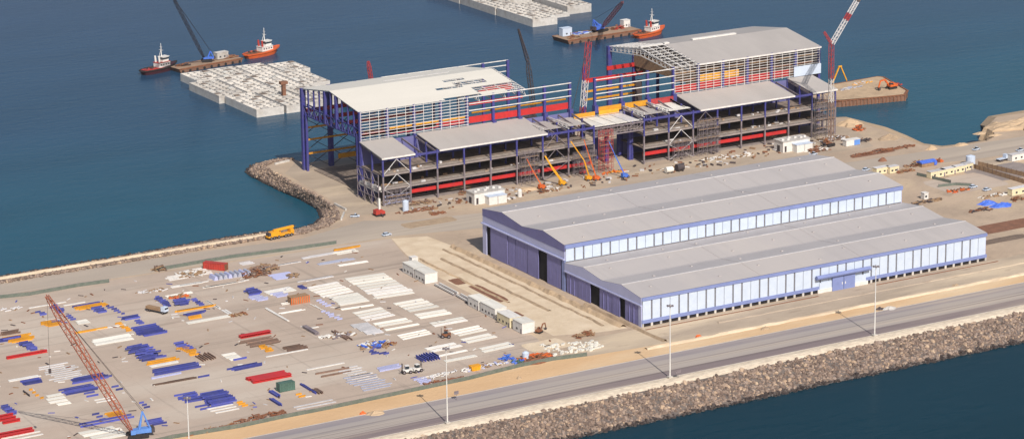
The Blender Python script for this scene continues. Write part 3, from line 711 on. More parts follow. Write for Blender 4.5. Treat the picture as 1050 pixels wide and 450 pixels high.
def hall_two():
    x0 = 140
    t = thing('dry_dock_hall', 'tall dry dock hall under construction with grey roof, white rails and open white trusses', 'hall', (x0+HALL.x, Y0+HALL.y, 0))
    P = lambda mb, nm, mt: mb.build(nm, mt, t, (-x0, -Y0, 0))
    xs = [140, 156, 172, 188, 203.5, 219, 234.5, 250, 265.5, 281]
    hall_columns(P, xs, back=False); hall_columns(P, xs[3:], near=False, wide=(188,))
    P(MB().box(171.3, Y1-.7, 0, 172.7, Y1+.7, 33), 'column', 'blue_steel')
    xa, xb = 203.5, 282
    for y0, y1 in ((YR, Y0-.8), (YR, Y1+.8)):
        P(MB().prism([(y0, zroof(y0)), (y1, zroof(y1)), (y1, zroof(y1)-.35), (y0, zroof(y0)-.35)], xa, xb), 'roof_slope', 'roof_hall')
    for a, b in ((204, 207), (222, 250)): P(MB().box(a, YR+1.5, ZR-.2, b, YR+3.6, ZR+.5), 'ridge_vent', 'white_paint')
    P(MB().box(189, YR+1.5, ZR-.2, 203, YR+3.6, ZR+.3), 'ridge_vent', 'white_paint')
    P(MB().box(xa, Y0-1.1, ZE-.9, xb, Y0-.9, ZE-.1), 'gutter', 'white_steel')
    for X in (188, 193, 198, 203):
        tr = MB()
        for k in range(16):
            y, y2 = Y0+62*k/16, Y0+62*(k+1)/16
            tr.bar((X, y, zroof(y)-.3), (X, y2, zroof(y2)-.3), .42); tr.bar((X, y, zroof(y)-4.2+1.6*abs(y-YR)/31), (X, y2, zroof(y2)-4.2+1.6*abs(y2-YR)/31), .36)
            tr.bar((X, y, zroof(y)-.3), (X, y, zroof(y)-4+1.6*abs(y-YR)/31), .24)
            tr.bar((X, y, zroof(y)-.3), (X, y2, zroof(y2)-4+1.6*abs(y2-YR)/31), .24)
        P(tr, 'roof_truss', 'white_steel')
    pu = MB()
    for k in range(17):
        y = Y0+62*k/16; pu.bar((188, y, zroof(y)), (204, y, zroof(y)), .22)
    P(pu, 'roof_purlin', 'white_steel')
    P(MB().box(203.2, Y0, 30, 203.5, Y1, 37), 'inner_partition', 'brown_wood')
    gi = MB()
    for k in range(11): z = 28.3+1.36*k; gi.bar((188, Y0-.9, z), (281, Y0-.9, z), .12, .22)
    for k in range(20): gi.bar((188.5+4.86*k, Y0-.85, 27.5), (188.5+4.86*k, Y0-.85, ZE-.4), .2)
    P(gi, 'wall_rail', 'white_steel')
    for i, (a, c) in enumerate(((141, 155), (157, 171), (173, 187))):
        P(MB().box(a, Y0-1.9, 24.6, c, Y0-1.3, 27.4), 'yellow_girder' if i < 2 else 'red_girder', 'yellow_steel' if i < 2 else 'crane_red')
    for X in xs[:4]: P(MB().box(X-1.1, Y0-2, 24.5, X+1.0, Y0+.8, 28.4), 'column_head', 'blue_steel')
    g2 = MB()
    for z in (30.6, 34.2, 37.8, 41.6): g2.bar((140, Y0-.9, z), (188, Y0-.9, z), .2, .45)
    P(g2, 'wall_rail', 'white_steel')
    P(MB().box(189, Y0+.6, 28.3, 262, Y0+1.1, 31.8), 'red_panel', 'red_steel')
    P(MB().box(205, Y0+1, 32.4, 230, Y0+1.5, 35.8), 'yellow_girder', 'yellow_steel')
    P(MB().box(189, Y0+3, 33.4, 280, Y0+3.5, 34.2), 'inner_girder', 'rust')
    P(MB().box(189, Y0+3, 37.4, 280, Y0+3.5, 38.3), 'inner_girder', 'brown_wood')
    P(MB().box(204, Y0+9, 33, 262, Y0+9.4, 41), 'inner_wall', 'rust')
    P(MB().box(204, Y0+12, 25, 280, Y0+12.4, 33), 'inner_wall', 'brown_steel')
    P(MB().box(264, Y0-1.3, 27.8, 281.6, Y0-1.05, 33.2), 'wall_cladding', 'white_panel')
    P(MB().box(204, Y1+.4, 24, 281, Y1+.8, 41), 'far_cladding', 'brown_steel')
    P(MB().box(281.4, Y0, 24, 281.7, Y1, 41), 'end_cladding', 'pale_sheet')
    for a, b, z in ((186, 210, 29.5), (172, 209, 24.3)): P(MB().box(a, Y1-1.2, z, b, Y1-.4, z+2.2), 'crane_girder', 'red_steel')
    for z in (19, 14.6): P(MB().box(172, Y1-1.2, z, 206, Y1-.6, z+1), 'yellow_girder', 'yellow_steel')
    P(MB().box(141, Y0+.7, 24.6, 187, Y0+1.3, 25.8), 'crane_girder', 'crane_red')
    P(MB().box(156, Y0+.7, 22.2, 171, Y0+1.5, 23.8), 'yellow_girder', 'yellow_steel')
    P(MB().box(199, Y1-9, 0, 203, Y1-8.5, 24), 'dark_panel', 'dark_steel')  # thin dark upright panel near the back row
hall_two()
# ------------------------------------------------------------------ steel and panels stacked in the yard
def beam_mesh(kind, L):
    h, wd, t = {'I': (.7, .42, .1), 'box': (.7, .8, .1), 'pipe': (.5, .5, .1), 'flat': (.22, 1.0, .1), 'sheet': (.28, 2.6, .1), 'girder': (1.1, 1.3, .14)}[kind]
    mb = MB()
    if kind == 'I': mb.prism([(-wd/2, 0), (wd/2, 0), (wd/2, t), (t/2, t), (t/2, h-t), (wd/2, h-t), (wd/2, h), (-wd/2, h), (-wd/2, h-t), (-t/2, h-t), (-t/2, t), (-wd/2, t)], -L/2, L/2)
    elif kind == 'girder':
        mb.prism([(-wd/2, 0), (wd/2, 0), (wd/2, t), (t/2, t), (t/2, h-t), (wd/2, h-t), (wd/2, h), (-wd/2, h), (-wd/2, h-t), (-t/2, h-t), (-t/2, t), (-wd/2, t)], -L/2, L/2)
        for k in range(int(L/2.5)): mb.box(-L/2+2.5*k, -wd*.42, t, -L/2+2.5*k+.1, wd*.42, h-t)
    elif kind == 'pipe': mb.cyl((-L/2, 0, h/2), (L/2, 0, h/2), h/2, k=8)
    elif kind == 'sheet':
        n = 8; pr = [(-wd/2+wd*i/n, h*(1 if i % 2 else .72)) for i in range(n+1)]
        mb.prism([(wd/2, 0), (-wd/2, 0)]+pr, -L/2, L/2)
    else: mb.box(-L/2, -wd/2, 0, L/2, wd/2, h)
    return mb, wd, h
MESHC = {}
def member(name, kind, mt, L):
    L = max(1.5, round(L*2)/2); key = (name, kind, mt, L)
    if key not in MESHC:
        mb, wd, h = beam_mesh(kind, L); o = mb.build(name, mt); col.objects.unlink(o); MESHC[key] = (o, wd, h)
    o, wd, h = MESHC[key]; c = o.copy(); col.objects.link(c); return c, wd, h
CAT = {'I': ('steel beam', 'steel beam'), 'box': ('box beam', 'steel beam'), 'pipe': ('pipe', 'pipe'), 'flat': ('plank', 'plank'), 'sheet': ('sheet', 'roof sheet'), 'girder': ('girder', 'girder')}
CNT = {}
def pile(u0, v0, u1, v1, mt, what, desc, kind='I', axis='x', n=None, messy=.25, name=None, layers=1, wmul=1.0, gap=.25, lenm=1.0):
    """lay n members over the ground that a stack covers; desc singles the stack out"""
    W, H = u1-u0, max(1.2, (v1-v0)-.8*layers)
    if axis == 'x': a = (W*.66-H*1.05)/1.044; b = (2.25*H-.42*W)/1.044
    else: b = (W*.66-H*1.05)/1.044; a = (2.25*H-.42*W)/1.044       # a = length of the members
    a = max(3, a); b = max(.7, b)
    c = at((u0+u1)/2, (v0+v1)/2+.6)
    wd = {'I': .5, 'box': .8, 'pipe': .5, 'flat': 1, 'sheet': 2.6, 'girder': 1.0}[kind]*wmul
    if n is None: n = max(1, int(b/(wd+gap)))
    if kind == 'I' and n > 4: n = max(4, min(n, int(b/(wd+.55*layers**.3))))
    nm = name or what.replace(' ', '_')
    grp = desc
    rot = 0 if axis == 'x' else math.pi/2
    for l in range(layers):
        for i in range(n):
            L = a*lenm*R(1-messy*.65-.05, 1.04)
            o, ww, hh = member(nm, kind, mt, L)
            d = (i+.5)/n*b-b/2; e = R(-1, 1)*(messy+.12)*a*.25
            x, y = (e, d) if axis == 'x' else (d, e)
            o.location = (c.x+x, c.y+y, .04+l*(hh+.12)+.12*(l == 0)*0); o.rotation_euler = (0, 0, rot+R(-1, 1)*.10*messy)
            if wmul != 1: o.scale = (1, wmul, 1)
            tag(o, desc, CAT[kind][1], grp)
            CNT[nm] = CNT.get(nm, 0)+1
B = 'blue steel beam'
def blue(*a, **k): pile(*a[:4], k.pop('mt', 'beam_blue'), B, a[4], **k)
def yel(*a, **k): pile(*a[:4], 'yellow_steel', 'yellow steel beam', a[4], **k)
def red(*a, **k): pile(*a[:4], 'red_steel', 'red girder', a[4], kind='girder', messy=.04, **k)
def wht(*a, **k): pile(*a[:4], k.pop('mt', 'white_paint'), 'white_beam', a[4], kind=k.pop('kind', 'flat'), messy=k.pop('messy', .12), **k)
blue(19, 350, 41, 361, 'blue beam in the short dark blue stack just above the single red girder', n=6, layers=2, messy=.5)
blue(0, 346, 20, 351, 'blue beam beside the brownish purple stack near the yellow beams above the red girder', n=5, layers=2)
pile(0, 339, 20, 345, 'brown_steel', 'brown steel beam', 'brownish purple beam lying on the yellow beams of the far left stack', n=4, layers=2)
yel(0, 341, 38, 353, 'yellow beam under the brownish purple stack at the left edge of the yard', n=6, messy=.4)
blue(37, 318, 47, 324, 'blue beam in the small stack left of the top of the salmon crane boom', n=3, messy=.6)
blue(53, 313, 65, 322, 'blue beam in the small stack behind the upper end of the salmon crane boom', n=5, layers=2, messy=.6)
yel(40, 327, 64, 336, 'yellow beam of the stack crossed by the upper part of the salmon boom', n=6, messy=.3)
blue(51, 327, 64, 332, 'blue beam lying on the yellow stack crossed by the upper part of the salmon boom', n=3)
blue(67, 322, 79, 329, 'blue beam just right of the upper salmon boom beside a white sheet', n=3)
yel(75, 309, 112, 319, 'long yellow beam in the flat row above the pair of blue stacks', n=4, messy=.1)
blue(76, 309, 104, 315, 'blue beam laid on top of the long yellow row', n=3, layers=1)
blue(91, 313, 112, 322, 'blue beam in the stack directly below the long yellow row', n=6, messy=.3)
blue(112, 312, 125, 323, 'blue beam in the jumbled small stack right of the long yellow row', n=6, messy=.8)
yel(77, 335, 110, 342, 'yellow beam in the single thin row right of the boom', n=2, messy=.05)
blue(123, 322, 145, 329, 'blue beam in the narrow stack behind the broad bright blue row', n=5)
yel(120, 330, 134, 340, 'yellow beam left of the broad bright blue row', n=6, messy=.5)
blue(137, 327, 149, 333, 'blue beam in the small heap just behind the broad bright blue row', n=4, messy=.5)
blue(132, 331, 173, 346, 'bright blue beam in the broad row of long beams below the flatbed truck', n=11, messy=.12, layers=1)
blue(157, 304, 176, 316, 'blue beam in the tall heap just right of the flatbed truck', n=7, layers=2, messy=.6)
blue(175, 306, 197, 315, 'blue beam in the middle heap of the row right of the flatbed truck', n=5, layers=2, messy=.5)
blue(196, 305, 210, 314, 'blue beam in the right hand heap of the row beyond the flatbed truck', n=5, layers=1, messy=.5)
yel(178, 312, 220, 321, 'yellow beam lying in front of the blue heaps right of the flatbed truck', n=4, messy=.35)
blue(185, 318, 212, 325, 'blue beam between two yellow rows behind a long white sheet', n=4, messy=.5)
yel(191, 322, 209, 328, 'yellow beam just behind the long white sheet with brown scrap at its end', n=3)
blue(123, 352, 174, 372, 'blue beam in the large jumbled field of short blue pieces', n=17, layers=2, messy=.75, lenm=.55)
blue(176, 349, 202, 361, 'long blue beam at the right of the jumbled field of blue pieces', n=7, layers=1, messy=.3)
yel(179, 354, 208, 366, 'yellow beam in the heap at the right end of the jumbled blue field', n=8, messy=.6, lenm=.7)
yel(147, 365, 184, 375, 'orange yellow beam along the front edge of the jumbled blue field', n=2, messy=.1)
wht(151, 369, 183, 377, 'pale long plank in front of the orange yellow beams', n=2)
blue(153, 371, 206, 385, 'long blue beam in the flat row in front of the orange yellow beams', n=7, messy=.15)
blue(155, 382, 186, 388, 'pale blue grey beam lying alone in front of the flat blue row', mt='pale_lavender', n=2)
pile(163, 387, 199, 394, 'brown_steel', 'brown steel beam', 'thin brown beam on bare ground above the lower blue stack', n=3, messy=.4)
pile(198, 361, 224, 371, 'brown_steel', 'brown steel beam', 'thin brown beam lying crosswise beside the yellow heap', axis='y', n=7, messy=.2)
blue(21, 387, 45, 395, 'blue beam in the small lone stack left of the pale planks', n=5, messy=.1)
blue(68, 382, 112, 394, 'blue beam in the row crossed by the middle of the salmon boom', n=6, messy=.3)
blue(62, 393, 102, 405, 'long blue beam in the row just below the one crossed by the mid boom', n=5, messy=.12)
blue(84, 400, 103, 408, 'blue beam of the thin pair right of the white sheets near the boom', n=2, messy=.1)
blue(114, 394, 127, 401, 'blue beam of the short pair right of the lower boom', n=2, messy=.1)
blue(0, 416, 18, 426, 'strong blue beam in the stack behind the red girders at the left edge', n=5, layers=2, messy=.06)
blue(96, 423, 108, 431, 'blue beam left of the yellow beams under the lower boom', n=3)
blue(82, 424, 138, 438, 'very long blue beam lying under the foot of the salmon boom', n=2, messy=.03)
blue(140, 411, 156, 419, 'blue beam of the small group just above the blue crawler crane', n=3, messy=.5)
blue(146, 428, 172, 437, 'blue beam right of the blue crawler crane', n=4, messy=.4)
blue(180, 401, 212, 413, 'dark blue beam in the left half of the big lower stack behind the lamp mast', n=7, messy=.5)
blue(203, 401, 242, 416, 'blue beam in the dense right half of the big lower stack behind the lamp mast', n=13, layers=2, messy=.2)
blue(200, 409, 242, 421, 'blue beam of the thin pair in front of the big lower stack', n=2, messy=.06)
wht(212, 413, 245, 424, 'cream plank in front of the big lower blue stack', n=3, messy=.05)
yel(243, 411, 253, 417, 'yellow beam at the end of the cream planks', n=3)
blue(232, 371, 270, 381, 'blue beam in the mixed row between the white sheets and the broad red stack', n=6, messy=.5)
blue(236, 365, 254, 371, 'blue beam along the front edge of the small block of white sheets', n=1)
blue(192, 383, 222, 389, 'short blue beam lying alone on bare ground', n=1, lenm=.4)
blue(249, 295, 270, 304, 'blue beam in the stack left of the white sheets by the timber crate', n=6, layers=2, messy=.4)
blue(254, 301, 277, 310, 'grey lavender beam below the blue stack left of the timber crate', mt='pale_lavender', n=5, messy=.4)
blue(276, 298, 298, 306, 'pale lavender beam between white sheets and the timber crate', mt='pale_lavender', n=4, messy=.4)
blue(305, 292, 314, 297, 'blue beam in the tiny stack between two blocks of white sheets', n=4, messy=.3)
blue(325, 306, 339, 315, 'grey blue beam at the lower left corner of the white sheet block', mt='pale_lavender', n=4, messy=.6)
blue(330, 317, 350, 329, 'grey blue beam in the loose scatter left of the grey sheet', mt='pale_lavender', n=6, messy=.8)
blue(275, 400, 288, 407, 'blue beam in the small stack left of the green container', n=6, axis='y', messy=.15)
blue(276, 408, 290, 416, 'blue beam lying crosswise below the green container', n=3, axis='y', messy=.3)
blue(311, 394, 322, 403, 'blue beam lying crosswise right of the green container', n=5, axis='y', messy=.3)
pile(320, 398, 332, 404, 'brown_steel', 'brown steel beam', 'brown short beam right of the crosswise blue beams', n=5, axis='y')
blue(425, 362, 452, 372, 'blue beam in the dark blue stack beside the white sheets and the light mast', n=8, layers=2, axis='y', messy=.3)
blue(364, 350, 404, 366, 'blue beam in the mixed blue and brown heap near the middle of the yard', n=12, layers=1, messy=.9, lenm=.35)
blue(385, 373, 412, 381, 'pale lavender beam left of the white tractor', mt='pale_lavender', n=5, messy=.2)
blue(424, 386, 444, 394, 'pale lavender beam near the green net fence below the white tractor', mt='pale_lavender', n=4, messy=.2)
# red girders
red(8, 359, 50, 368, 'single red girder lying on bare ground below the dark blue stack', n=1)
red(-6, 424, 22, 435, 'red girder in the pair in front of the strong blue stack at the left edge', n=3, gap=.1)
red(-10, 439, 36, 451, 'red girder at the lower left corner beside white planks', n=2)
red(243, 338, 281, 348, 'red girder lying behind grey rebar and yellow pieces', n=1, wmul=2)
red(253, 381, 297, 393, 'red girder in the broad flat red stack above the green container', n=5, gap=0)
wht(0, 441, 43, 453, 'white plank in front of the lower left red girders', n=2)
# white things
wht(29, 309, 65, 316, 'thin white plank crossing behind the top of the salmon boom', n=1)
wht(64, 308, 88, 314, 'thin white plank right of the top of the salmon boom', n=1)
wht(75, 326, 94, 333, 'white sheet near the thin yellow row', kind='sheet', n=2, mt='white_sheet', name='white_sheet')
wht(44, 325, 62, 331, 'pale plank behind the yellow stack crossed by the boom', n=2)
wht(93, 330, 132, 340, 'thin cream plank between the boom and the bright blue row', n=1)
wht(93, 341, 139, 354, 'cream sheet in the wide set of long sheets left of the bright blue row', kind='sheet', n=4, mt='white_sheet', name='white_sheet')
wht(36, 370, 90, 391, 'pale long plank in the loose set under the hook of the salmon crane', n=9, mt='pale_sheet', messy=.3)
wht(10, 383, 42, 391, 'pale plank left of the loose set under the crane hook', n=2)
wht(43, 402, 76, 416, 'white sheet in the small block left of the lower boom', kind='sheet', n=4, mt='white_sheet', messy=.3, name='white_sheet')
wht(96, 405, 120, 413, 'white plank crossed by the lower boom', n=2)
wht(82, 436, 130, 452, 'cream sheet under the foot of the salmon boom', kind='sheet', n=4, mt='white_sheet', name='white_sheet')
wht(63, 392, 96, 401, 'white plank directly behind the long blue row under the boom', n=1)
wht(191, 322, 238, 332, 'long white sheet with brown scrap at its right end', kind='sheet', n=2, mt='white_sheet', messy=.03, name='white_sheet')
wht(168, 298, 197, 305, 'white sheet behind the blue heaps near the orange timber', kind='sheet', n=1, mt='white_sheet', name='white_sheet')
wht(212, 307, 226, 317, 'white plank lying crosswise right of the blue heaps', axis='y', n=2)
wht(226, 316, 240, 323, 'white plank lying crosswise near the brown scrap', axis='y', n=2)
wht(226, 360, 250, 370, 'white sheet in the small block beside one blue beam', kind='sheet', n=3, mt='white_sheet', messy=.03, name='white_sheet')
wht(312, 369, 356, 381, 'long thin cream plank alone in the middle of the yard', n=1)
wht(274, 356, 318, 366, 'long thin white plank right of the rebar and yellow pieces', n=1)
wht(300, 408, 346, 420, 'pale plank by the net fence below the crosswise blue beams', n=2, mt='pale_sheet')
wht(165, 279, 196, 289, 'white plank in the formwork field by the coast road', n=4, messy=.3)
wht(172, 286, 216, 296, 'cream plank along the front of the formwork field', n=3, messy=.5)
wht(195, 272, 220, 283, 'white board in the bright part of the formwork field by the dark red container', n=5, messy=.2)
wht(205, 286, 255, 296, 'cream board below the row of silver sheets', n=3, messy=.5)
pile(273, 277, 306, 288, 'pale_lavender', 'lavender sheet', 'lavender sheet right of the brown scrap heaps', kind='sheet', n=4, messy=.4)
wht(344, 373, 388, 391, 'pale grey plank in the long set left of the white tractor', n=7, mt='pale_sheet', messy=.25)
pile(350, 381, 402, 401, 'silver', 'grey plank', 'pale bluish grey plank in the long set above the net fence', kind='flat', n=8, messy=.25)
pile(322, 375, 366, 388, 'brown_steel', 'brown steel beam', 'thin brown beam left of the pale grey planks', n=2)
pile(288, 352, 316, 361, 'brown_steel', 'brown steel beam', 'grey brown beam behind the long thin white plank', n=4, messy=.2)
pile(245, 343, 290, 357, 'brown_steel', 'rebar', 'grey brown reinforcing bar bundle in front of the single red girder', kind='pipe', n=9, messy=.25)
yel(259, 352, 286, 362, 'yellow beam lying on the reinforcing bars in front of the red girder', n=8, messy=.7, lenm=.45)
yel(107, 421, 129, 429, 'yellow beam under the lower salmon boom', n=5, messy=.1)
yel(30, 398, 45, 409, 'yellow beam left of the white sheets near the boom shadow', n=4, messy=.8, lenm=.5)
blue(22, 400, 33, 407, 'dark beam lying crosswise beside the yellow pieces', n=1, axis='y', mt='dark_steel')
yel(302, 402, 315, 408, 'yellow beam below the green container', n=2)
wht(273, 315, 296, 330, 'white pole in the crosswise set left of the timber crate', kind='pipe', axis='y', n=4, messy=.15, wmul=1.3)
wht(284, 306, 314, 314, 'white pole below the timber crate', kind='pipe', n=2)
wht(284, 316, 312, 323, 'white pole in front of the crosswise white set', kind='pipe', n=2, messy=.2)
wht(320, 311, 331, 319, 'white pole in the crossed pair right of the timber crate', kind='pipe', axis='y', n=2, messy=.8)
pile(311, 334, 327, 344, 'grey_steel', 'grey pipe', 'grey pipe in the ribbed bundle below the loose grey blue beams', kind='pipe', axis='y', n=12, layers=2, messy=.05)
wht(312, 332, 330, 339, 'white plank lying behind the ribbed grey pipe bundle', n=1)
pile(340, 338, 362, 350, 'brown_steel', 'brown steel beam', 'brown beam in the loose scatter right of the ribbed pipes', axis='y', n=4, messy=.4)
pile(325, 263, 365, 272, 'silver', 'grey sheet', 'pale grey sheet in the faded rows behind the white sheet blocks', kind='sheet', n=3, messy=.25)
pile(310, 257, 350, 265, 'pale_sheet', 'grey sheet', 'pale grey sheet in the faded rows along the rear net fence', kind='sheet', n=2, messy=.3)
pile(270, 266, 312, 275, 'pale_sheet', 'grey plank', 'thin grey plank right of the brown scrap by the rear fence', kind='flat', n=3, messy=.2)
pile(305, 281, 345, 290, 'pale_sheet', 'grey plank', 'thin grey plank just behind the white sheet blocks', kind='flat', n=2, messy=.2)
pile(340, 251, 371, 258, 'yellow_steel', 'yellow steel beam', 'yellow beam at the corner of the rear net fence', n=3, messy=.04)
pile(242, 266, 262, 273, 'pale_sheet', 'grey plank', 'pale plank between the rear fence and the brown scrap', kind='flat', n=3)
# rows of roof sheets laid out in blocks
def block(corners, n, desc, L=None, gap=1.15, mt='white_sheet', name='white_sheet', lay=2):
    A, Bc, D = [at(*c) for c in corners]        # far left end, far right end, near left end
    Ln = (Bc-A).length; 
    for i in range(n):
        f = (i+.5)/n
        o, ww, hh = member(name, 'sheet', mt if R(0, 1) < .7 else ('white_paint' if mt == 'white_sheet' else mt), Ln*R(.93, 1))
        step = (D-A).length/n
        p = A+(D-A)*f+(Bc-A)*.5
        o.location = (p.x+R(-.5, .5), p.y, .04); o.scale = (1, max(.4, (step-gap)/2.6), R(.9, 1.3)); o.rotation_euler = (0, 0, math.atan2(Bc.y-A.y, Bc.x-A.x)+R(-.006, .006))
        tag(o, desc, 'roof sheet', desc)
block(((352, 285.5), (393, 279.5), (386, 307)), 9, 'white sheet in the longest block, nine sheets deep, beside the row of white cabins')
block(((312, 295), (345, 288.5), (330, 306)), 5, 'white sheet in the upper left block right of the tiny blue stack')
block(((335, 305), (366, 300), (348, 314)), 4, 'white sheet in the block directly below the upper left block', gap=.5)
block(((349, 316.5), (383, 311.5), (351, 318.5)), 1, 'narrow white sheet below the two left blocks')
block(((402, 311), (433, 305.5), (420, 320.5)), 4, 'white sheet in the four deep block next to the two white trailers')
block(((424, 322), (457, 316.5), (431, 327.5)), 2, 'white sheet in the pair directly below the four deep block')
block(((438, 331), (473, 324.5), (447, 335.5)), 2, 'white sheet in the pair left of the rear of the cabin row')
block(((360, 320.5), (390, 314.5), (375, 330)), 4, 'white sheet in the four deep block behind the single grey sheet')
block(((381, 331.5), (416, 325.5), (389, 336)), 2, 'white sheet in the short pair right of the grey sheet')
block(((392, 338), (427, 331.5), (395, 340)), 1, 'single white sheet below the short pair right of the grey sheet')
block(((359, 333), (377, 330.5), (376, 343.5)), 3, 'pale grey sheet in the square block among white ones', mt='pale_sheet', name='grey_sheet', gap=.1)
block(((405, 344), (436, 337.5), (414, 349)), 3, 'white sheet in the three deep striped block left of the brown forklift')
block(((459, 340), (489, 333.5), (470, 345.5)), 3, 'white sheet in the block right of the brown forklift')
block(((471, 347.5), (502, 341), (480, 352.5)), 2, 'white sheet in the pair below the block right of the forklift')
block(((489, 357), (521, 350), (497, 362)), 2, 'white sheet in the pair nearest to the brown rusty heap')
block(((434, 357), (466, 350.5), (442, 362)), 2, 'white sheet in the pair covered with small dark dots behind the dark blue stack')
block(((447, 364.5), (478, 358), (450, 366.5)), 1, 'single narrow white sheet right of the dark blue stack')
block(((453, 369.5), (487, 363), (458, 372)), 1, 'single broad white sheet in front of the narrow one')
block(((340, 259.5), (363, 255.5), (346, 262)), 2, 'white sheet in the small pair by the corner of the rear fence')
block(((344, 272), (376, 267), (347, 274)), 1, 'white sheet lying alone behind the longest block')
block(((270, 299), (298, 293.5), (276, 303.5)), 2, 'white sheet between the small blue stack and the timber crate', gap=.4)

# ------------------------------------------------------------------ heaps
def heap(u, v, lx, ly, h, mt, label, name='earth_heap', cat='heap', rz=0, amp=.45):
    c = at(u, v); big_ = lx > 20; n, k = (44, 14) if big_ else (16, 6); mb = MB(); s = R(0, 50)
    mb.v.append((0, 0, h*(.8+.2*R(0, 1))))
    for j in range(1, k+1):
        f = j/k
        for i in range(n):
            t = 2*math.pi*i/n; cx_, sx_ = math.cos(t), math.sin(t); q = 1+amp*noise.noise((cx_*1.5+s, sx_*1.5, f))+.12*noise.noise((cx_*6, sx_*6, s))
            z = h*(1-f**(3 if big_ else 1.4))*(1+amp*1.3*noise.noise((cx_*f*3, sx_*f*3, s))+.5*amp*noise.noise((cx_*f*9, sx_*f*9, s))) if j < k else -.06
            mb.v.append((lx/2*f*q*cx_, ly/2*f*q*sx_, max(z, .05) if j < k else (-7.5 if big_ else z)))
    for i in range(n): mb.f.append((0, 1+i, 1+(i+1) % n))
    for j in range(k-1):
        for i in range(n): a = 1+j*n+i; b = 1+j*n+(i+1) % n; mb.f.append((a, a+n, b+n, b))
    o = mb.build(name, mt); o.location = c; o.rotation_euler = (0, 0, rz); return tag(o, label, cat)
def scrap(u, v, lx, ly, h, mts, label, n=40, name='scrap_heap', lb=3.0):
    """a tangle of bars and plates dropped on one spot: one heap nobody would lift piece by piece"""
    c = at(u, v); t = None
    for k, mt in enumerate(mts):
        mb = MB()
        for _ in range(n//len(mts)):
            x, y = R(-lx/2, lx/2), R(-ly/2, ly/2); z = R(0, h)*(1-min(1, (2*x/lx)**2*.7+(2*y/ly)**2*.7)); a = R(0, math.pi) if R(0, 1) < .4 else R(-.25, .25); L = R(.4, 1)*lb
            dx, dy = math.cos(a)*L/2, math.sin(a)*L/2
            mb.bar((x-dx, y-dy, z+.1), (x+dx, y+dy, z+R(.05, .6)), R(.25, .9), R(.15, .5))
        if t is None: o = mb.build(name, mt); o.location = c; tag(o, label, 'scrap heap'); t = o
        else: mb.build('scrap_piece', mt, t)['kind'] = 'stuff'
    t['kind'] = 'stuff' if False else t.get('kind', ''); 
    if t.get('kind') == '': del t['kind']
    return t
heap(1062, 128, 56, 26, 2.4, 'sand_heap', 'big low sand mound on the shore at the right edge of the picture', 'sand_mound', amp=.7)
heap(1031, 130, 22, 17, 1.6, 'sand_heap', 'steep sand bank at the tip of the spit left of the big mound', 'sand_mound', amp=.7)
heap(548, 371, 15, 6, 1.4, 'rust', 'rust orange heap beside the scattered white blocks at the net fence', 'rust_heap')
scrap(550, 367, 13, 8, 1.2, ['rust', 'orange_paint'], 'tangled rusty orange scrap behind the net fence left of the white blocks', n=70)
scrap(271, 276, 12, 11, 2.2, ['brown_wood', 'brown_steel'], 'brown scrap heap nearest the rear fence right of the silver sheets', n=60)
scrap(259, 282, 15, 9, 2, ['brown_steel', 'rust'], 'reddish brown scrap heap between the silver sheets and the lavender sheets', n=60)
scrap(300, 283, 5, 5, 1, ['earth_dark', 'brown_wood'], 'small dark scrap clump at the right end of the lavender sheets', n=20)
scrap(244, 323, 7, 3, .8, ['brown_wood', 'rust'], 'brown scrap at the right end of the long white sheet', n=24)
scrap(384, 354, 14, 7, 1.6, ['brown_wood', 'bright_blue', 'white_paint'], 'brown and blue scrap heap in the middle of the yard', n=60)
scrap(398, 354, 6, 4, 1, ['brown_wood', 'rust'], 'small brown scrap clump right of the blue and brown heap', n=20)
scrap(352, 344, 10, 5, .9, ['white_paint', 'brown_wood', 'grey_steel'], 'white and brown scrap right of the ribbed pipe bundle', n=40)
scrap(335, 346, 6, 3, 1, ['white_paint'], 'white scrap clump at the end of the ribbed pipe bundle', n=26, lb=2)
scrap(456, 391, 17, 2.4, .9, ['rust', 'earth_red'], 'long rust brown scrap row behind the net fence below the white tractor', n=40)
scrap(462, 383, 26, 3, .9, ['white_paint', 'pale_sheet'], 'row of white scrap behind the rust brown row near the light mast', n=40, lb=2.2)
scrap(498, 376, 20, 3.4, .9, ['white_paint', 'brown_wood', 'pale_lavender'], 'white and brown scrap row by the fence beside the yellow bin', n=50, lb=2.2)
scrap(520, 368, 5, 3.5, 2.2, ['bright_blue'], 'bright blue scrap clump by the fence left of the rusty heap', n=18, lb=2.5)
scrap(531, 371, 5, 4, 1.4, ['tarp_blue', 'green_paint'], 'dark blue and green scrap clump touching the rusty heap', n=20, lb=2)
scrap(224, 440, 26, 2.2, 1.3, ['rust', 'brown_wood'], 'long rust brown scrap row behind the net fence right of the lamp mast', n=60)
scrap(268, 428, 20, 3, 1.6, ['rust', 'earth_red'], 'rust brown scrap row behind the net fence below the lower white planks', n=50)
scrap(163, 277, 5, 4, 3, ['brown_wood', 'brown_steel'], 'dark brown lattice pile at the left end of the formwork field', n=34)
scrap(196, 281, 12, 9, 1.2, ['white_paint', 'brown_wood'], 'white and brown boards scattered in the formwork field', n=50)
scrap(183, 305, 8, 5, 1.2, ['brown_wood', 'orange_paint'], 'orange brown timber clump behind the blue heaps', n=30)
scrap(155, 299, 12, 4, .5, ['pale_sheet', 'brown_wood'], 'faint pale brown boards left of the white sheet behind the truck', n=26)
scrap(13, 317, 8, 4, .5, ['pale_sheet'], 'pale thin boards near the left edge behind the yellow stack', n=10)
scrap(600, 344, 9, 5, 2, ['rust', 'brown_wood'], 'rust brown scrap heap below the corner of the warehouse doors', n=40)
scrap(480, 197.5, 9, 4, 1.4, ['brown_wood', 'rust'], 'brown scrap beside the pale site office in front of the steel frame', n=26)
scrap(432, 209, 14, 4, 1.4, ['brown_wood', 'brown_steel'], 'brown scrap in front of the first bays of the steel frame', n=40)
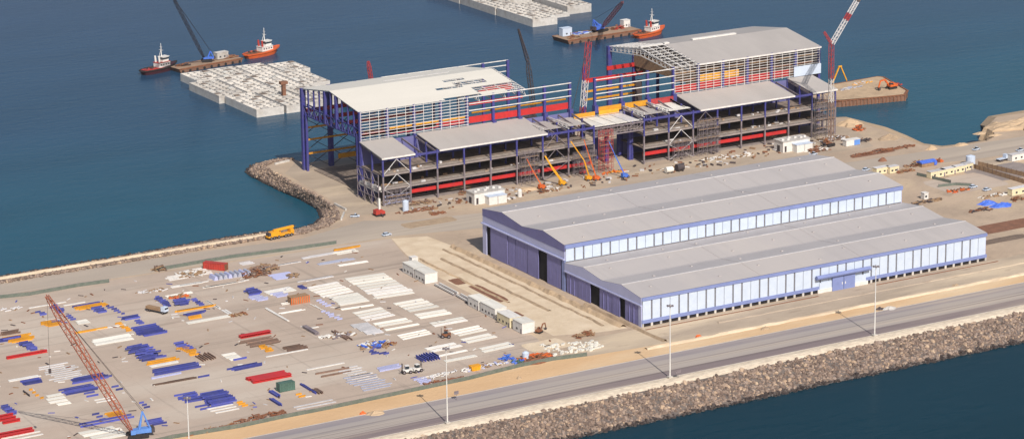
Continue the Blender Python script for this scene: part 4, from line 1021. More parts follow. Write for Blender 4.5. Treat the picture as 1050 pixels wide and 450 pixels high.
scrap(428, 216, 22, 5, .6, ['earth_red', 'rust'], 'flat rust red scrap spread beside the white tank', n=40)
scrap(449, 219, 6, 4, .9, ['rust'], 'small rust red scrap clump right of the flat rust spread', n=18)
scrap(517, 205, 7, 3, 1, ['brown_wood', 'white_paint'], 'mixed brown and white scrap right of the pale site office', n=30)
scrap(562, 196, 13, 4, 1.2, ['brown_wood', 'rust', 'white_paint'], 'pinkish brown scrap left of the orange boom lift', n=44)
scrap(629, 177, 14, 3, .6, ['yellow_steel', 'orange_paint'], 'low yellow orange scrap row right of the blue boom lift', n=26)
scrap(735, 163, 18, 5, 1, ['white_paint', 'brown_wood', 'pale_sheet'], 'pale scrap in front of the right steel frame', n=50)
scrap(762, 160, 12, 4, 1, ['brown_wood', 'white_paint'], 'pale brown scrap left of the right site office', n=40)
scrap(690, 173, 16, 4, .8, ['white_paint', 'brown_wood'], 'scattered white boards right of the dark tank', n=34)
scrap(838, 155, 13, 5, 2, ['earth_red', 'rust', 'white_paint'], 'dark red scrap heap right of the right site office', n=50)
scrap(880, 146, 16, 4, 1.5, ['dark_steel', 'brown_steel'], 'dark brown pipe pile right of the blue and white cabin', n=40)
scrap(882, 133, 8, 5, 2.6, ['orange_paint', 'rust'], 'orange red scrap heap on the shore right of the steel frame', n=30)
scrap(905, 155, 40, 3, 1, ['earth_red', 'rust'], 'long rust red pipe row between the shore and the warehouse end', n=60, lb=5)
scrap(855, 143, 18, 6, 1.6, ['brown_wood', 'brown_steel', 'pale_sheet'], 'brown scrap at the foot of the white and red crane', n=60)
scrap(939, 170, 13, 4, 2.2, ['rust', 'brown_wood'], 'rust brown stack under the blue covered stack near the yellow cabins', n=40)
scrap(928, 176, 10, 4, 1.2, ['rust', 'brown_wood'], 'rust brown clump right of the yellow cabins', n=30)
scrap(962, 166, 4, 3, 1.6, ['orange_paint', 'rust'], 'small orange brown clump right of the blue covered stack', n=16)
scrap(952, 207, 18, 4, 1, ['brown_wood', 'dark_steel'], 'dark scrap row below the small white cabin', n=40)
scrap(1005, 216, 12, 4, 1.2, ['dark_steel', 'rust'], 'dark flat scrap pile in front of the blue tarpaulins', n=26)
scrap(982, 196, 12, 4, .6, ['orange_paint', 'rust'], 'orange scrap patch left of the parked cars', n=26)
scrap(1020, 201, 16, 4, .8, ['brown_wood', 'white_paint'], 'mixed scrap behind the blue tarpaulins', n=34)
scrap(1044, 205, 7, 4, 2, ['rust', 'brown_wood'], 'rust brown machine scrap below the right yellow cabin', n=24)
heap(905, 165, 6, 4, 2, 'earth_red', 'reddish round heap behind the yellow cabins', amp=.2)
heap(470, 192, 16, 9, 2.2, 'sand_heap', 'sand heap left of the pale site office under the steel frame')
heap(540, 195, 14, 6, 1.6, 'sand_heap', 'low sand heap between the site office and the yellow crane')
heap(872, 128, 16, 12, 3, 'sand_heap', 'sand heap on the shore right of the steel frame')
heap(912, 142, 14, 9, 2, 'earth', 'low earth heap on the shore by the long pipe row')
heap(790, 141, 10, 6, 1.6, 'earth', 'low earth heap under the right end of the steel frame')
for i, (u, v) in enumerate(((1020, 139), (1005, 137), (985, 149), (955, 153))):
    heap(u, v, R(6, 10), R(4, 6), R(.8, 2), 'sand_heap', ['sand hump at the foot of the big mound', 'sand hump on the tip of the small spit by the mound', 'low sand hump on the beach above the pickup', 'low sand hump at the middle of the curved beach'][i])
heap(755, 343, 3.5, 2.5, 1.2, 'orange_paint', 'small orange mound on the sand strip beside the road', 'gravel_mound') if False else None
# scattered concrete blocks
bm_ = MB().box(-.9, -.5, 0, .9, .5, .8); blk0 = bm_.build('concrete_block', 'white_sheet'); col.objects.unlink(blk0)
for _ in range(110):
    a = R(0, 1); b = R(0, 1)
    u = (567+54*a)*(1-b)+(554+54*a)*b; v = (366.0-9*a)*(1-b)+(353.5-4*a)*b
    if R(0, 1) < .12: continue
    o = blk0.copy(); col.objects.link(o); o.location = at(u, v); o.rotation_euler = (0, 0, R(-.4, .4)); s = R(.5, .95); o.scale = (s, s, s)
    tag(o, 'small white block in the scattered field of blocks beside the rusty heap', 'block', 'scattered white blocks by the net fence')

lit = []
for mt in ('brown_wood', 'pale_sheet', 'white_paint', 'dark_steel', 'rust', 'beam_blue'):
    o = MB().box(-.9, -.18, 0, .9, .18, .25).build('timber_offcut', mt); col.objects.unlink(o); lit.append(o)
for _ in range(280):
    x, y = R(-265, -42), R(-14, 178)
    if y < -14+(x+265)*.02: continue
    o = random.choice(lit).copy(); col.objects.link(o); o.location = (x, y, .04); o.rotation_euler = (0, 0, R(0, 3.1)); s = R(.5, 1.7); o.scale = (s, R(.7, 2), 1)
    tag(o, 'small loose offcut lying on the bare yard ground between the stacks', 'offcut', 'loose offcuts on the yard ground')
lit2 = []
for mt in ('brown_wood', 'pale_sheet', 'dark_steel', 'rust'):
    o = MB().box(-1, -.3, 0, 1, .3, .5).build('site_debris', mt); col.objects.unlink(o); lit2.append(o)
for _ in range(240):
    x, y = R(8, 268), R(206, 229)
    if y < 203+x*.01: continue
    o = random.choice(lit2).copy(); col.objects.link(o); o.location = (x, y, .02); o.rotation_euler = (0, 0, R(0, 3.1)); s = R(.5, 1.6); o.scale = (s, R(.6, 1.6), R(.6, 1.8))
    tag(o, 'small piece of debris on the ground in front of the steel frames', 'debris', 'debris in front of the steel frames')
# ------------------------------------------------------------------ net fences
def fence(pts, label, h=1.7, step=8):
    P0 = [at(*p) if len(p) == 2 else Vector(p) for p in pts]; t = thing('net_fence', label, 'fence', P0[0])
    mb = MB(); rl = MB(); posts = []
    for a, b in zip(P0, P0[1:]):
        n = max(1, int((b-a).length/step)); d = (b-a).normalized(); s = Vector((-d.y, d.x, 0))*.04
        for i in range(n):
            p, q = a+(b-a)*i/n, a+(b-a)*(i+1)/n; hz = h*R(.86, 1)
            mb.bar(p+Vector((0, 0, hz/2+.06)), q+Vector((0, 0, hz/2+.06)), .06, hz); posts.append(p)
            rl.bar(p+Vector((0, 0, h)), q+Vector((0, 0, h)), .08)
    mb.build('net', 'net_green', t, -P0[0]); rl.build('top_rail', 'grey_steel', t, -P0[0])
    posts.append(P0[-1])
    for p in posts[:90]: MB().cyl((0, 0, 0), (0, 0, h+.2), .07, k=6).build('post', 'grey_steel', t, p-P0[0])
fence(FENCE, 'long green net fence between the yard and the orange sand strip')
fence([(0, 306), (30, 303), (80, 294), (112, 289.5)], 'green net fence at the rear left of the yard by the coast road')
fence([(160, 278), (235, 265), (300, 256.5), (345, 250)], 'green net fence behind the formwork field along the coast road')
# brown panel fence round the compound at the right
def panel_fence(a, b, label):
    A, Bq = at(*a), at(*b); t = thing('panel_fence', label, 'fence', A); d = Bq-A; n = max(2, int(d.length/3))
    mb = MB()
    for i in range(n): mb.bar(d*(i/n)+Vector((0, 0, 1.2)), d*((i+.94)/n)+Vector((0, 0, 1.2)), .08, 2.2)
    mb.build('fence_panel', 'brown_wood', t)
    for i in range(n+1): MB().box(-.1, -.1, 0, .1, .1, 2.6).build('post', 'brown_steel', t, d*(i/n))
panel_fence((996, 172), (1062, 192), 'long brown panel fence right of the row of cream cabins')
panel_fence((1003, 170), (1062, 184), 'second brown panel fence behind the first one beside the white tank')
# green low hedge of nets in the compound
fence([(940, 180), (962, 185), (975, 188)], 'low dark net fence in front of the cream cabins', h=1.6)
fence([(962, 192), (980, 190), (996, 191)], 'low dark net fence behind the orange scrap beside the parked car', h=1.5)

# ------------------------------------------------------------------ cabins and containers
def cabin(loc, rz, L, Wd, H, mt, label, cat='cabin', name='site_cabin', group=None, win=3, roofmt=None, door=True):
    t = thing(name, label, cat, loc, rz, group)
    MB().box(-L/2, -Wd/2, .15, L/2, Wd/2, H).build('wall', mt, t)
    MB().box(-L/2-.15, -Wd/2-.15, H+.003, L/2+.15, Wd/2+.15, H+.16).build('roof', roofmt or mt, t)
    for i in range(win):
        x = -L/2+L*(i+.7)/(win+.6)
        f = MB().box(x-.6, -Wd/2-.05, 1.1, x+.6, -Wd/2-.003, 2.0).build('window', 'glass', t)
    if door: MB().box(L/2-1.4, -Wd/2-.06, .2, L/2-.5, -Wd/2-.003, 2.1).build('door', 'grey_steel', t)
    MB().box(-L/2+.2, -Wd/2+.2, 0, L/2-.2, Wd/2-.2, .15).build('skid', 'dark_steel', t)
    return t
def container(loc, rz, L, Wd, H, mt, label, name='container', cat='container', ends='grey_steel'):
    t = thing(name, label, cat, loc, rz); n = int(L/.6)
    mb = MB(); pr = []
    for i in range(n+1): pr.append((-L/2+L*i/n, -Wd/2+(.0 if i % 2 else .12)))
    for i in range(n+1): pr.append((L/2-L*i/n, Wd/2-(.0 if i % 2 else .12)))
    mb.prism(pr, .15, H-.1, axis='z'); mb.build('wall', mt, t)
    MB().box(-L/2-.05, -Wd/2-.05, H-.1, L/2+.05, Wd/2+.05, H).build('roof', mt, t)
    for s in (-1, 1):
        d = MB().box(L/2+.003, min(0, s*Wd/2*.94), .3, L/2+.1, max(0, s*Wd/2*.94), H-.25).build('door', ends, t)
        MB().box(L/2+.1, s*.5-.04, .4, L/2+.16, s*.5+.04, H-.35).build('lock_bar', 'dark_steel', d)
    for x in (-L/2, L/2):
        for y in (-Wd/2, Wd/2): MB().cbox(x, y, 0, .22, .22, H).build('corner_post', ends, t)
    return t
PH = math.pi/2
c = at(425, 281); cabin(c, -PH-.03, 11, 6.2, 4.6, 'white_paint', 'first white cabin of the far pair, directly below a small white box', win=3, roofmt='white_sheet')
c = at(437, 287.5); cabin(c, -PH-.03, 10, 6.2, 4.6, 'white_paint', 'second white cabin of the far pair, next to the white railing', win=3, roofmt='white_sheet')
c = at(424, 272); cabin(c, 0, 3, 3, 4, 'white_paint', 'small white box cabin at the far end of the cabin row', win=1, door=False)
c = at(491, 315); cabin(c, -PH-.02, 9.5, 5.4, 4.4, 'white_paint', 'white cabin right after the white railing in the near cabin row', win=2, roofmt='white_sheet')
c = at(506, 322.5); cabin(c, -PH-.02, 13, 5.6, 4.6, 'white_paint', 'longest white cabin in the near row with a cream side', win=4, roofmt='white_sheet')
c = at(522, 332); cabin(c, -PH-.02, 11, 5.4, 4.4, 'cream_paint', 'cream sided cabin between the longest white cabin and the last one', win=3, roofmt='white_paint')
c = at(537, 339); cabin(c, -PH-.02, 8, 6.0, 4.6, 'white_paint', 'last white cabin at the near end of the cabin row beside the brown excavator', win=1, roofmt='white_sheet')
def railing(a, b, label):
    A, Bq = at(*a), at(*b); d = Bq-A; t = thing('white_barrier', label, 'barrier', A)
    s = Vector((-d.y, d.x, 0)).normalized()*2.2; mb = MB()
    for off in (s*0, s):
        mb.bar(off+Vector((0, 0, .9)), off+d+Vector((0, 0, .9)), .5, .7)
    mb.build('barrier_rail', 'white_paint', t)
    MB().bar(s*.5+Vector((0, 0, .1)), s*.5+d+Vector((0, 0, .1)), 2.0, .12).build('walkway', 'slab', t)
    for k in range(7): MB().box(-.2, -.2, 0, .2, .2, .9).build('post', 'grey_steel', t, d*(k/6))
railing((446, 293), (465, 303), 'first white barrier between the two groups of white cabins')
railing((468, 304), (484, 313), 'second white barrier, next to the near group of cabins')
container(at(293, 400), .02, 6.6, 2.9, 3.6, 'green_paint', 'dark green container alone on the yard below the broad red stack', ends='green_paint')
container(at(221, 276), -.9, 11, 3, 3.2, 'hull_red', 'dark red container at the rear of the formwork field', ends='rust')
def bin_(u, v, mt, label, lx=4.5, ly=2.4, h=1.9):
    t = thing('skip_bin', label, 'skip', at(u, v)); b = MB()
    b.prism([(-lx/2+.5, 0), (lx/2-.5, 0), (lx/2, h), (-lx/2, h)], -ly/2, ly/2, axis='y'); b.build('bin_body', mt, t)
    MB().box(-lx/2-.06, -ly/2-.1, h, lx/2+.06, ly/2+.1, h+.14).build('rim', mt, t)
    for x in (-1.2, 0, 1.2): MB().box(x-.1, -ly/2-.13, .1, x+.1, -ly/2-.003, h-.05).build('rib', mt, t)
    return t
bin_(487, 379, 'crane_yellow', 'orange yellow skip bin in the white scrap row by the fence')
def crate(u, v, lx, ly, h, label):
    t = thing('timber_crate', label, 'crate', at(u, v)); MB().box(-lx/2, -ly/2, .1, lx/2, ly/2, h-.15).build('crate_body', 'brown_wood', t)
    for k in range(9):
        x = -lx/2+lx*k/8; MB().box(x-.2, -ly/2-.15, 0, x+.2, -ly/2-.003, h).build('batten', 'orange_paint', t)
    MB().box(-lx/2-.1, -ly/2-.1, h-.15, lx/2+.1, ly/2+.1, h).build('crate_lid', 'brown_wood', t)
crate(306, 310, 8.5, 4, 3.2, 'orange timber crate between two blocks of white sheets')
# silver sheet racks
for k in range(8):
    t = MB(); c = at(219+k*4.9, 286-k*.75)
    n = 7
    pr = [(-2.0, 0), (2.0, 0), (1.0, 2.0), (-1.0, 2.0)]
    t.prism(pr, -2.6, 2.6, axis='y'); o = t.build('sheet_bundle', 'silver' if k % 3 else 'pale_lavender'); o.location = c; o.scale = (.5, 1.1, .9)
    tag(o, 'silver blue sheet bundle standing in the row right of the dark red container', 'sheet bundle', 'silver bundles right of the dark red container')

# site offices by the steel frame
def office(loc, label, L, Wd, H):
    t = thing('site_office', label, 'office', loc)
    MB().box(-L/2, -Wd/2, 0, L/2, Wd/2, H).build('wall', 'white_paint', t)
    MB().box(-L/2-.3, -Wd/2-.3, H+.003, L/2+.3, Wd/2+.3, H+.35).build('roof', 'pale_concrete', t)
    for k in range(6): MB().cbox(-L/2+1.5+k*(L-3)/5, R(-1, 1)*Wd*.25, H+.35, 1.4, 1.4, .8).build('roof_unit', 'white_steel', t)
    for k in range(2):
        x = -L*.02+k*L*.3; MB().box(x-2.4, -Wd/2-4.2, 0, x+2.4, -Wd/2-.003, H*.72).build('annex_room', 'white_paint', t)
        MB().box(x-2.6, -Wd/2-4.4, H*.72+.003, x+2.6, -Wd/2-.003, H*.72+.25).build('annex_roof', 'white_panel', t)
    MB().box(-L/2-.06, -1.2, 0, -L/2-.003, 1.2, H*.6).build('door', 'dark_steel', t)
    MB().box(-L/2+1, -Wd/2-.06, .2, -L/2+2.2, -Wd/2-.003, H*.6).build('door', 'dark_steel', t)
office(at(498, 206), 'white flat roofed site office in front of the left steel frame', 17, 8, 5.5)
office(at(812, 153), 'white flat roofed site office in front of the right steel frame', 17, 8, 5.5)
cabin(at(873, 149), .0, 9, 3.2, 3.2, 'white_paint', 'white cabin with a light blue half right of the right steel frame', win=0, door=False)
MB().box(.6, -1.72, .3, 4.3, -1.603, 3.0).build('blue_panel', 'crane_blue', bpy.data.objects[[o.name for o in bpy.data.objects if o.get('label', '').startswith('white cabin with a light blue')][0]])
for i, (u, v, L, mt, lab) in enumerate(((903, 178, 8, 'cream_paint', 'yellow cabin at the corner of the tall warehouse roof, left of its twin'), (915, 177, 6, 'cream_paint', 'short yellow cabin right beside its longer twin near the warehouse roof corner'),
    (960, 181.5, 10, 'cream_paint', 'leftmost cream cabin in the row along the compound'), (971.5, 179, 9, 'cream_paint', 'second cream cabin in the compound row'), (983, 176.5, 8, 'cream_paint', 'third cream cabin in the compound row'), (991.5, 174, 5.5, 'cream_paint', 'small cream cabin at the right end of the compound row, below the white tank'),
    (1044, 199, 11, 'cream_paint', 'cream cabin at the right edge below the brown panel fence'), (1043, 164, 10, 'white_paint', 'cream white cabin at the right edge beside the white truck'))):
    cabin(at(u, v), .05, L, 3.2, 3.4, mt, lab, win=2, roofmt='pale_sheet')
cabin(at(948, 204), .05, 2.6, 2.6, 3.2, 'white_paint', 'small white cabin between the warehouse and the dark scrap row', win=1, door=False)
def tank(u, v, r, h, mt, label, lying=False):
    t = thing('storage_tank', label, 'tank', at(u, v))
    if lying:
        MB().cyl((-h/2, 0, r+.3), (h/2, 0, r+.3), r, k=16).build('shell', mt, t)
        for x in (-h*.3, h*.3): MB().cbox(x, 0, 0, .5, r*1.6, r*.8).build('saddle', 'dark_steel', t)
    else:
        MB().cyl((0, 0, .1), (0, 0, h), r, k=18).build('shell', mt, t); MB().cyl((0, 0, h), (0, 0, h+.6), r, .4, k=18).build('lid', mt, t)
        MB().box(r-.02, -.3, 0, r+.12, .3, h).build('ladder', 'grey_steel', t)
tank(995, 169.5, 2.4, 4.8, 'white_panel', 'white upright tank behind the right end of the cream cabins')
tank(416, 216.5, 1.5, 5, 'white_panel', 'white upright tank beside the rust red scrap in front of the steel frame')
tank(686, 177.5, 1.5, 4, 'white_sheet', 'blue fronted white tank between the blue boom lift and the dark tank', True)
tank(697, 175.5, 1.8, 4, 'dark_steel', 'dark round tank lying right of the blue and white tank', True)
tank(533, 202, 1.1, 3.5, 'white_paint', 'small white upright tank between the site office and the yellow crane')
tank(539, 367.5, 1.4, 2.6, 'white_panel', 'small white round tank behind the rusty orange heap')
# tarpaulins
def tarp(u, v, lx, ly, h, label, mt='tarp_blue'):
    o = heap(u, v, lx, ly, h, mt, label, 'tarpaulin', 'tarpaulin', amp=.5)
tarp(1013, 209, 10, 7, 1.7, 'bright blue tarpaulin heap, left part of the pair in the compound')
tarp(1027, 211, 12, 7, 1.5, 'bright blue tarpaulin heap, right part of the pair in the compound')
def covered(u, v, label):
    t = thing('covered_stack', label, 'stack', at(u, v)); MB().cbox(0, 0, 0, 9, 4, 2.4).build('stack_body', 'brown_wood', t)
    MB().prism([(-2.3, 2.0), (2.3, 2.0), (2.3, 2.5), (0, 3.1), (-2.3, 2.5)], -4.8, 4.8).build('cover', 'tarp_blue', t); MB().box(3.2, -2.35, .4, 4.9, -2.31, 2.4).build('cover_flap', 'tarp_blue', t)
covered(950, 170, 'brown stack under a bright blue cover beside the curved beach')

# ------------------------------------------------------------------ vehicles
def car(kind='car'):
    t = thing('parked_car', '', 'car')
    pr = [(-2.2, .35), (2.2, .35), (2.25, .75), (1.3, .95), (-2.1, 1.0), (-2.25, .7)]
    MB().prism(pr, -.88, .88, axis='y').build('body', 'white_panel', t)
    if kind == 'car': g = [(-1.9, .98), (1.2, .94), (.5, 1.5), (-1.5, 1.52)]
    else: g = [(-.3, .98), (1.2, .94), (.6, 1.6), (-.2, 1.62)]
    cb = MB().prism(g, -.78, .78, axis='y').build('windows', 'glass', t)
    xs = [g[3][0], g[2][0]]; MB().box(xs[0]+.05, -.76, g[3][1], xs[1]-.02, .76, g[3][1]+.07).build('roof', 'white_panel', t)
    if kind != 'car': MB().box(-2.1, -.74, 1.0, -.45, .74, 1.012).build('load_bed', 'black', t)
    for x in (-1.4, 1.4):
        for y in (-.9, .9):
            wh = MB().cyl((x, y-.1, .34), (x, y+.1, .34), .34, k=12).build('wheel', 'rubber', t)
            MB().cyl((x, y-.112, .34), (x, y+.112, .34), .18, k=8).build('rim', 'silver', wh)
    for y in (-.6, .6): MB().box(2.2, y-.2, .6, 2.27, y+.2, .78).build('headlight', 'white_sheet', t)
    return t
ca, pk = car(), car('pickup')
G = 'white cars and pickups on the site'
for pr, u, v, rz, lab in ((ca, 396.5, 241.5, .1, 'white car on the bare road between the yard and the steel frame'), (pk, 1001, 154, .2, 'white pickup on the road along the curved beach'), (ca, 998, 192.5, .1, 'white car parked left of the other one in the compound'), (ca, 1012, 195.5, .1, 'white car parked right of the other one in the compound'),
    (pk, 1046, 155, .1, 'white pickup on the beach road at the right edge'), (pk, 364, 222.5, -.5, 'white pickup at the end of the pale kerb near the breakwater bend'), (pk, 834, 159, .2, 'white pickup behind the warehouse near the dark red scrap'), (ca, 888, 175, .2, 'pale car at the corner of the tall warehouse roof, left of the yellow cabins')):
    place(pr, USED, at(u, v), rz, lab, G)
for o in list(bpy.data.objects):
    if o.name.startswith('parked_car') and o.get('label', '').startswith('white pickup'): o['category'] = 'pickup'
def wheels(t, xs, y, r, wd=.5):
    for x in xs:
        for s in (-1, 1):
            wh = MB().cyl((x, s*y-wd/2, r), (x, s*y+wd/2, r), r, k=14).build('wheel', 'rubber', t)
            MB().cyl((x, s*y-wd/2-.02, r), (x, s*y+wd/2+.02, r), r*.5, k=8).build('rim', 'grey_steel', wh)
def truck_crane():
    t = thing('truck_crane', 'big yellow truck crane with folded boom on the road at the water edge', 'mobile crane', at(287, 243.5), .13)
    MB().box(-7, -1.4, 1.1, 7, 1.4, 1.9).build('chassis', 'crane_yellow', t)
    wheels(t, (-5.6, -4.0, -1.4, 2.4, 4.0, 5.6), 1.25, .8)
    cb = MB().prism([(5.2, 1.9), (7.2, 1.6), (7.2, 2.6), (6.8, 3.5), (5.2, 3.5)], -1.4, 1.4, axis='y').build('driver_cab', 'crane_yellow', t)
    MB().box(6.9, -1.2, 2.6, 7.12, 1.2, 3.3).build('windscreen', 'glass', cb)
    up = MB().prism([(-5.6, 1.9), (-1, 1.9), (-1, 3.4), (-2.4, 3.8), (-5.6, 3.4)], -1.35, 1.35, axis='y').build('slewing_body', 'crane_yellow', t)
    MB().box(-6.8, -1.4, 1.95, -5.62, 1.4, 3.3).build('counterweight', 'dark_steel', t)
    MB().box(-.9, .5, 1.9, 1.0, 1.5, 3.6).build('operator_cab', 'crane_yellow', t)
    b = MB().bar((-3.5, 0, 3.9), (7.6, 0, 4.2), 1.0, 1.1).build('boom', 'crane_yellow', t)
    MB().bar((7.2, 0, 4.2), (8.6, 0, 4.2), .7, .8).build('boom_head', 'dark_steel', b)
    MB().box(-4, -1.38, 3.45, -2, -1.36, 3.46).build('deck_plate', 'grey_steel', t)
    for x in (-3, 3.2):
        for s in (-1, 1): MB().box(x-.3, s*1.45-.15, .4, x+.3, s*1.45+.15, 1.5).build('outrigger', 'dark_steel', t)
truck_crane()
def truck(u, v, rz, label, load=True, cabmt='white_panel', bed='brown_wood', L=9):
    t = thing('flatbed_truck', label, 'truck', at(u, v), rz)
    MB().box(-L/2, -1.2, .9, L/2, 1.2, 1.25).build('chassis', 'dark_steel', t); wheels(t, (-L/2+1, -L/2+2.3, L/2-1.2), 1.1, .55, .4)
    cb = MB().prism([(L/2-2.2, 1.25), (L/2+.1, 1.25), (L/2+.1, 2.3), (L/2-.3, 3.2), (L/2-2.2, 3.2)], -1.25, 1.25, axis='y').build('cab', cabmt, t)
    MB().box(L/2-.2, -1.05, 2.2, L/2+.12, 1.05, 2.9).build('windscreen', 'glass', cb)
    MB().box(-L/2-.1, -1.3, 1.253, L/2-2.4, 1.3, 1.45).build('load_bed', bed, t)
    if load: MB().box(-L/2, -1.1, 1.453, L/2-2.8, 1.1, 2.3).build('load', bed, t)
truck(161, 320, -1.15, 'flatbed truck with white cab and brown load among the blue heaps', L=11)
truck(1028, 165, .1, 'white truck beside the cream white cabin at the right edge', False, L=7, bed='white_panel')
def tractor(u, v, label, mt, rz=0):
    t = thing('forklift', label, 'forklift', at(u, v), rz)
    MB().prism([(-2.2, .8), (1.6, .8), (1.6, 1.6), (.2, 1.9), (-2.2, 2.0)], -1, 1, axis='y').build('body', mt, t)
    wheels(t, (-1.4, 1.2), 1.0, .75, .5)
    cb = MB().box(-.9, -.8, 2.0, .6, .8, 3.2).build('cab_glass', 'glass', t); MB().box(-1.0, -.9, 3.2, .7, .9, 3.35).build('cab_roof', mt, cb)
    ms = MB()
    for y in (-.5, .5): ms.box(1.7, y-.1, .3, 1.9, y+.1, 4.2)
    for z in (1, 2.6, 4.1): ms.box(1.7, -.5, z, 1.88, .5, z+.15)
    ms.build('mast', 'dark_steel', t)
    for y in (-.4, .4): MB().box(1.9, y-.08, .4, 3.2, y+.08, .5).build('fork', 'dark_steel', t)
    return t
tractor(457, 346, 'rust brown forklift with a raised mast among the white sheets', 'rust', 2.6)
tractor(417, 382.5, 'white forklift with dark front left of the white load near the net fence', 'white_paint', 2.9)
t = tractor(428, 381, 'white and brown forklift directly right of the other white one', 'white_paint', .1)
def excavator(loc, rz, mt, label, s=1.0):
    t = thing('excavator', label, 'excavator', loc, rz); t.scale = (s, s, s)
    for y in (-1.1, 1.1):
        pr = [(-2.1, .2), (-1.8, 0), (1.8, 0), (2.1, .2), (2.1, .7), (1.8, .95), (-1.8, .95), (-2.1, .7)]
        MB().prism(pr, y-.3, y+.3, axis='y').build('track', 'rubber', t)
    MB().box(-1, -.8, .5, 1, .8, 1.1).build('undercarriage', 'dark_steel', t)
    MB().prism([(-2.4, 1.1), (1.6, 1.1), (1.6, 1.7), (.4, 2.2), (-2.2, 2.2), (-2.5, 1.8)], -1.3, 1.3, axis='y').build('upper_body', mt, t)
    cb = MB().box(-.1, .35, 1.7, 1.6, 1.3, 3.0).build('cab', mt, t); MB().box(.2, .3, 2.1, 1.63, 1.33, 2.8).build('window', 'glass', cb)
    bo = MB(); bo.bar((1.2, -.2, 1.6), (3.6, -.2, 4.3), .5, .7); bo.bar((3.5, -.2, 4.3), (6.0, -.2, 4.0), .45, .6); bo.build('boom', mt, t)
    a = MB().bar((5.9, -.2, 4.2), (6.9, -.2, 1.3), .4, .5).build('dipper_arm', mt, t)
    MB().prism([(6.4, 1.4), (7.2, 1.2), (7.0, .3), (6.2, .2), (6.0, .8)], -.75, .35, axis='y').build('bucket', 'dark_steel', t)
excavator(at(553, 341), .5, 'rust', 'rust brown excavator beside the last white cabin', .75)
excavator(at(914, 91, -2.2), 3.2, 'orange_paint', 'orange excavator on the sandy pier with its arm lowered', 1.35)
t = thing('drill_rig', 'red machine with a white upright mast in front of the corner of the steel frame', 'drilling rig', at(389, 221))
for y in (-1.4, 1.4): MB().box(-2.4, y-.4, 0, 2.4, y+.4, 1).build('track', 'rubber', t)
MB().prism([(-2.6, 1), (2.4, 1), (2.4, 2.2), (.8, 3.2), (-2.4, 3.0)], -1.6, 1.6, axis='y').build('body', 'hull_red', t)
MB().box(-.4, -.5, 3.0, .5, .5, 8.5).build('mast', 'white_paint', t)
for s in (-1, 1): MB().bar((0, s*1.4, 1.5), (0, s*4, .3), .4).build('outrigger', 'dark_steel', t)

# boom lifts and the small telescopic crane in front of the steel frame
def boom_lift(u, v, mt, label, tip, knuckle=None, name='boom_lift', wd=.55):
    base = at(u, v); t = thing(name, label, 'boom lift', base)
    MB().box(-1.9, -1.1, .6, 1.9, 1.1, 1.3).build('chassis', mt, t); wheels(t, (-1.3, 1.3), 1.1, .6, .45)
    MB().prism([(-1.9, 1.3), (1.2, 1.3), (1.0, 2.3), (-1.9, 2.6)], -1.1, 1.1, axis='y').build('turret', mt, t)
    tip = Vector(tip); b = MB(); k = Vector(knuckle) if knuckle else None
    if k: b.bar((0, 0, 2.2), k, wd); b.bar(k, tip, wd*.8)
    else: b.bar((-.5, 0, 2.2), tip*.6, wd); b.bar(tip*.55, tip, wd*.65)
    b.build('boom', mt, t)
    bk = MB(); bk.box(tip.x-.9, tip.y-.5, tip.z, tip.x+.9, tip.y+.5, tip.z+.1)
    for q in (.5, 1.1):
        for s in (-.5, .5): bk.box(tip.x-.9, tip.y+s-.04, tip.z+q, tip.x+.9, tip.y+s+.04, tip.z+q+.08)
    for sx in (-.85, .85):
        for sy in (-.45, .45): bk.box(tip.x+sx-.04, tip.y+sy-.04, tip.z+.1, tip.x+sx+.04, tip.y+sy+.04, tip.z+1.2)
    bk.build('basket', 'grey_steel', t)
boom_lift(577, 190, 'crane_yellow', 'yellow crane lift with boom leaning left against the roofless frame', (-9, 2, 16), name='boom_crane', wd=1.1)
boom_lift(604, 185, 'crane_yellow', 'yellow boom lift with a kinked arm in front of the roofless frame', (-7, 6, 20), (-1.5, 2, 10))
boom_lift(612, 185, 'orange_paint', 'orange red boom lift right beside the yellow kinked one', (-5, 4, 21))
boom_lift(641, 182.5, 'bright_blue', 'blue boom lift standing in the gap under the white decked bridge', (-7, 4, 19))
boom_lift(556, 194, 'orange_paint', 'orange boom lift with steep arm left of the yellow crane lift', (-7, 3, 16))
boom_lift(598, 178.5, 'crane_red', 'red boom lift standing behind the yellow kinked one under the frame', (1, 4, 9))

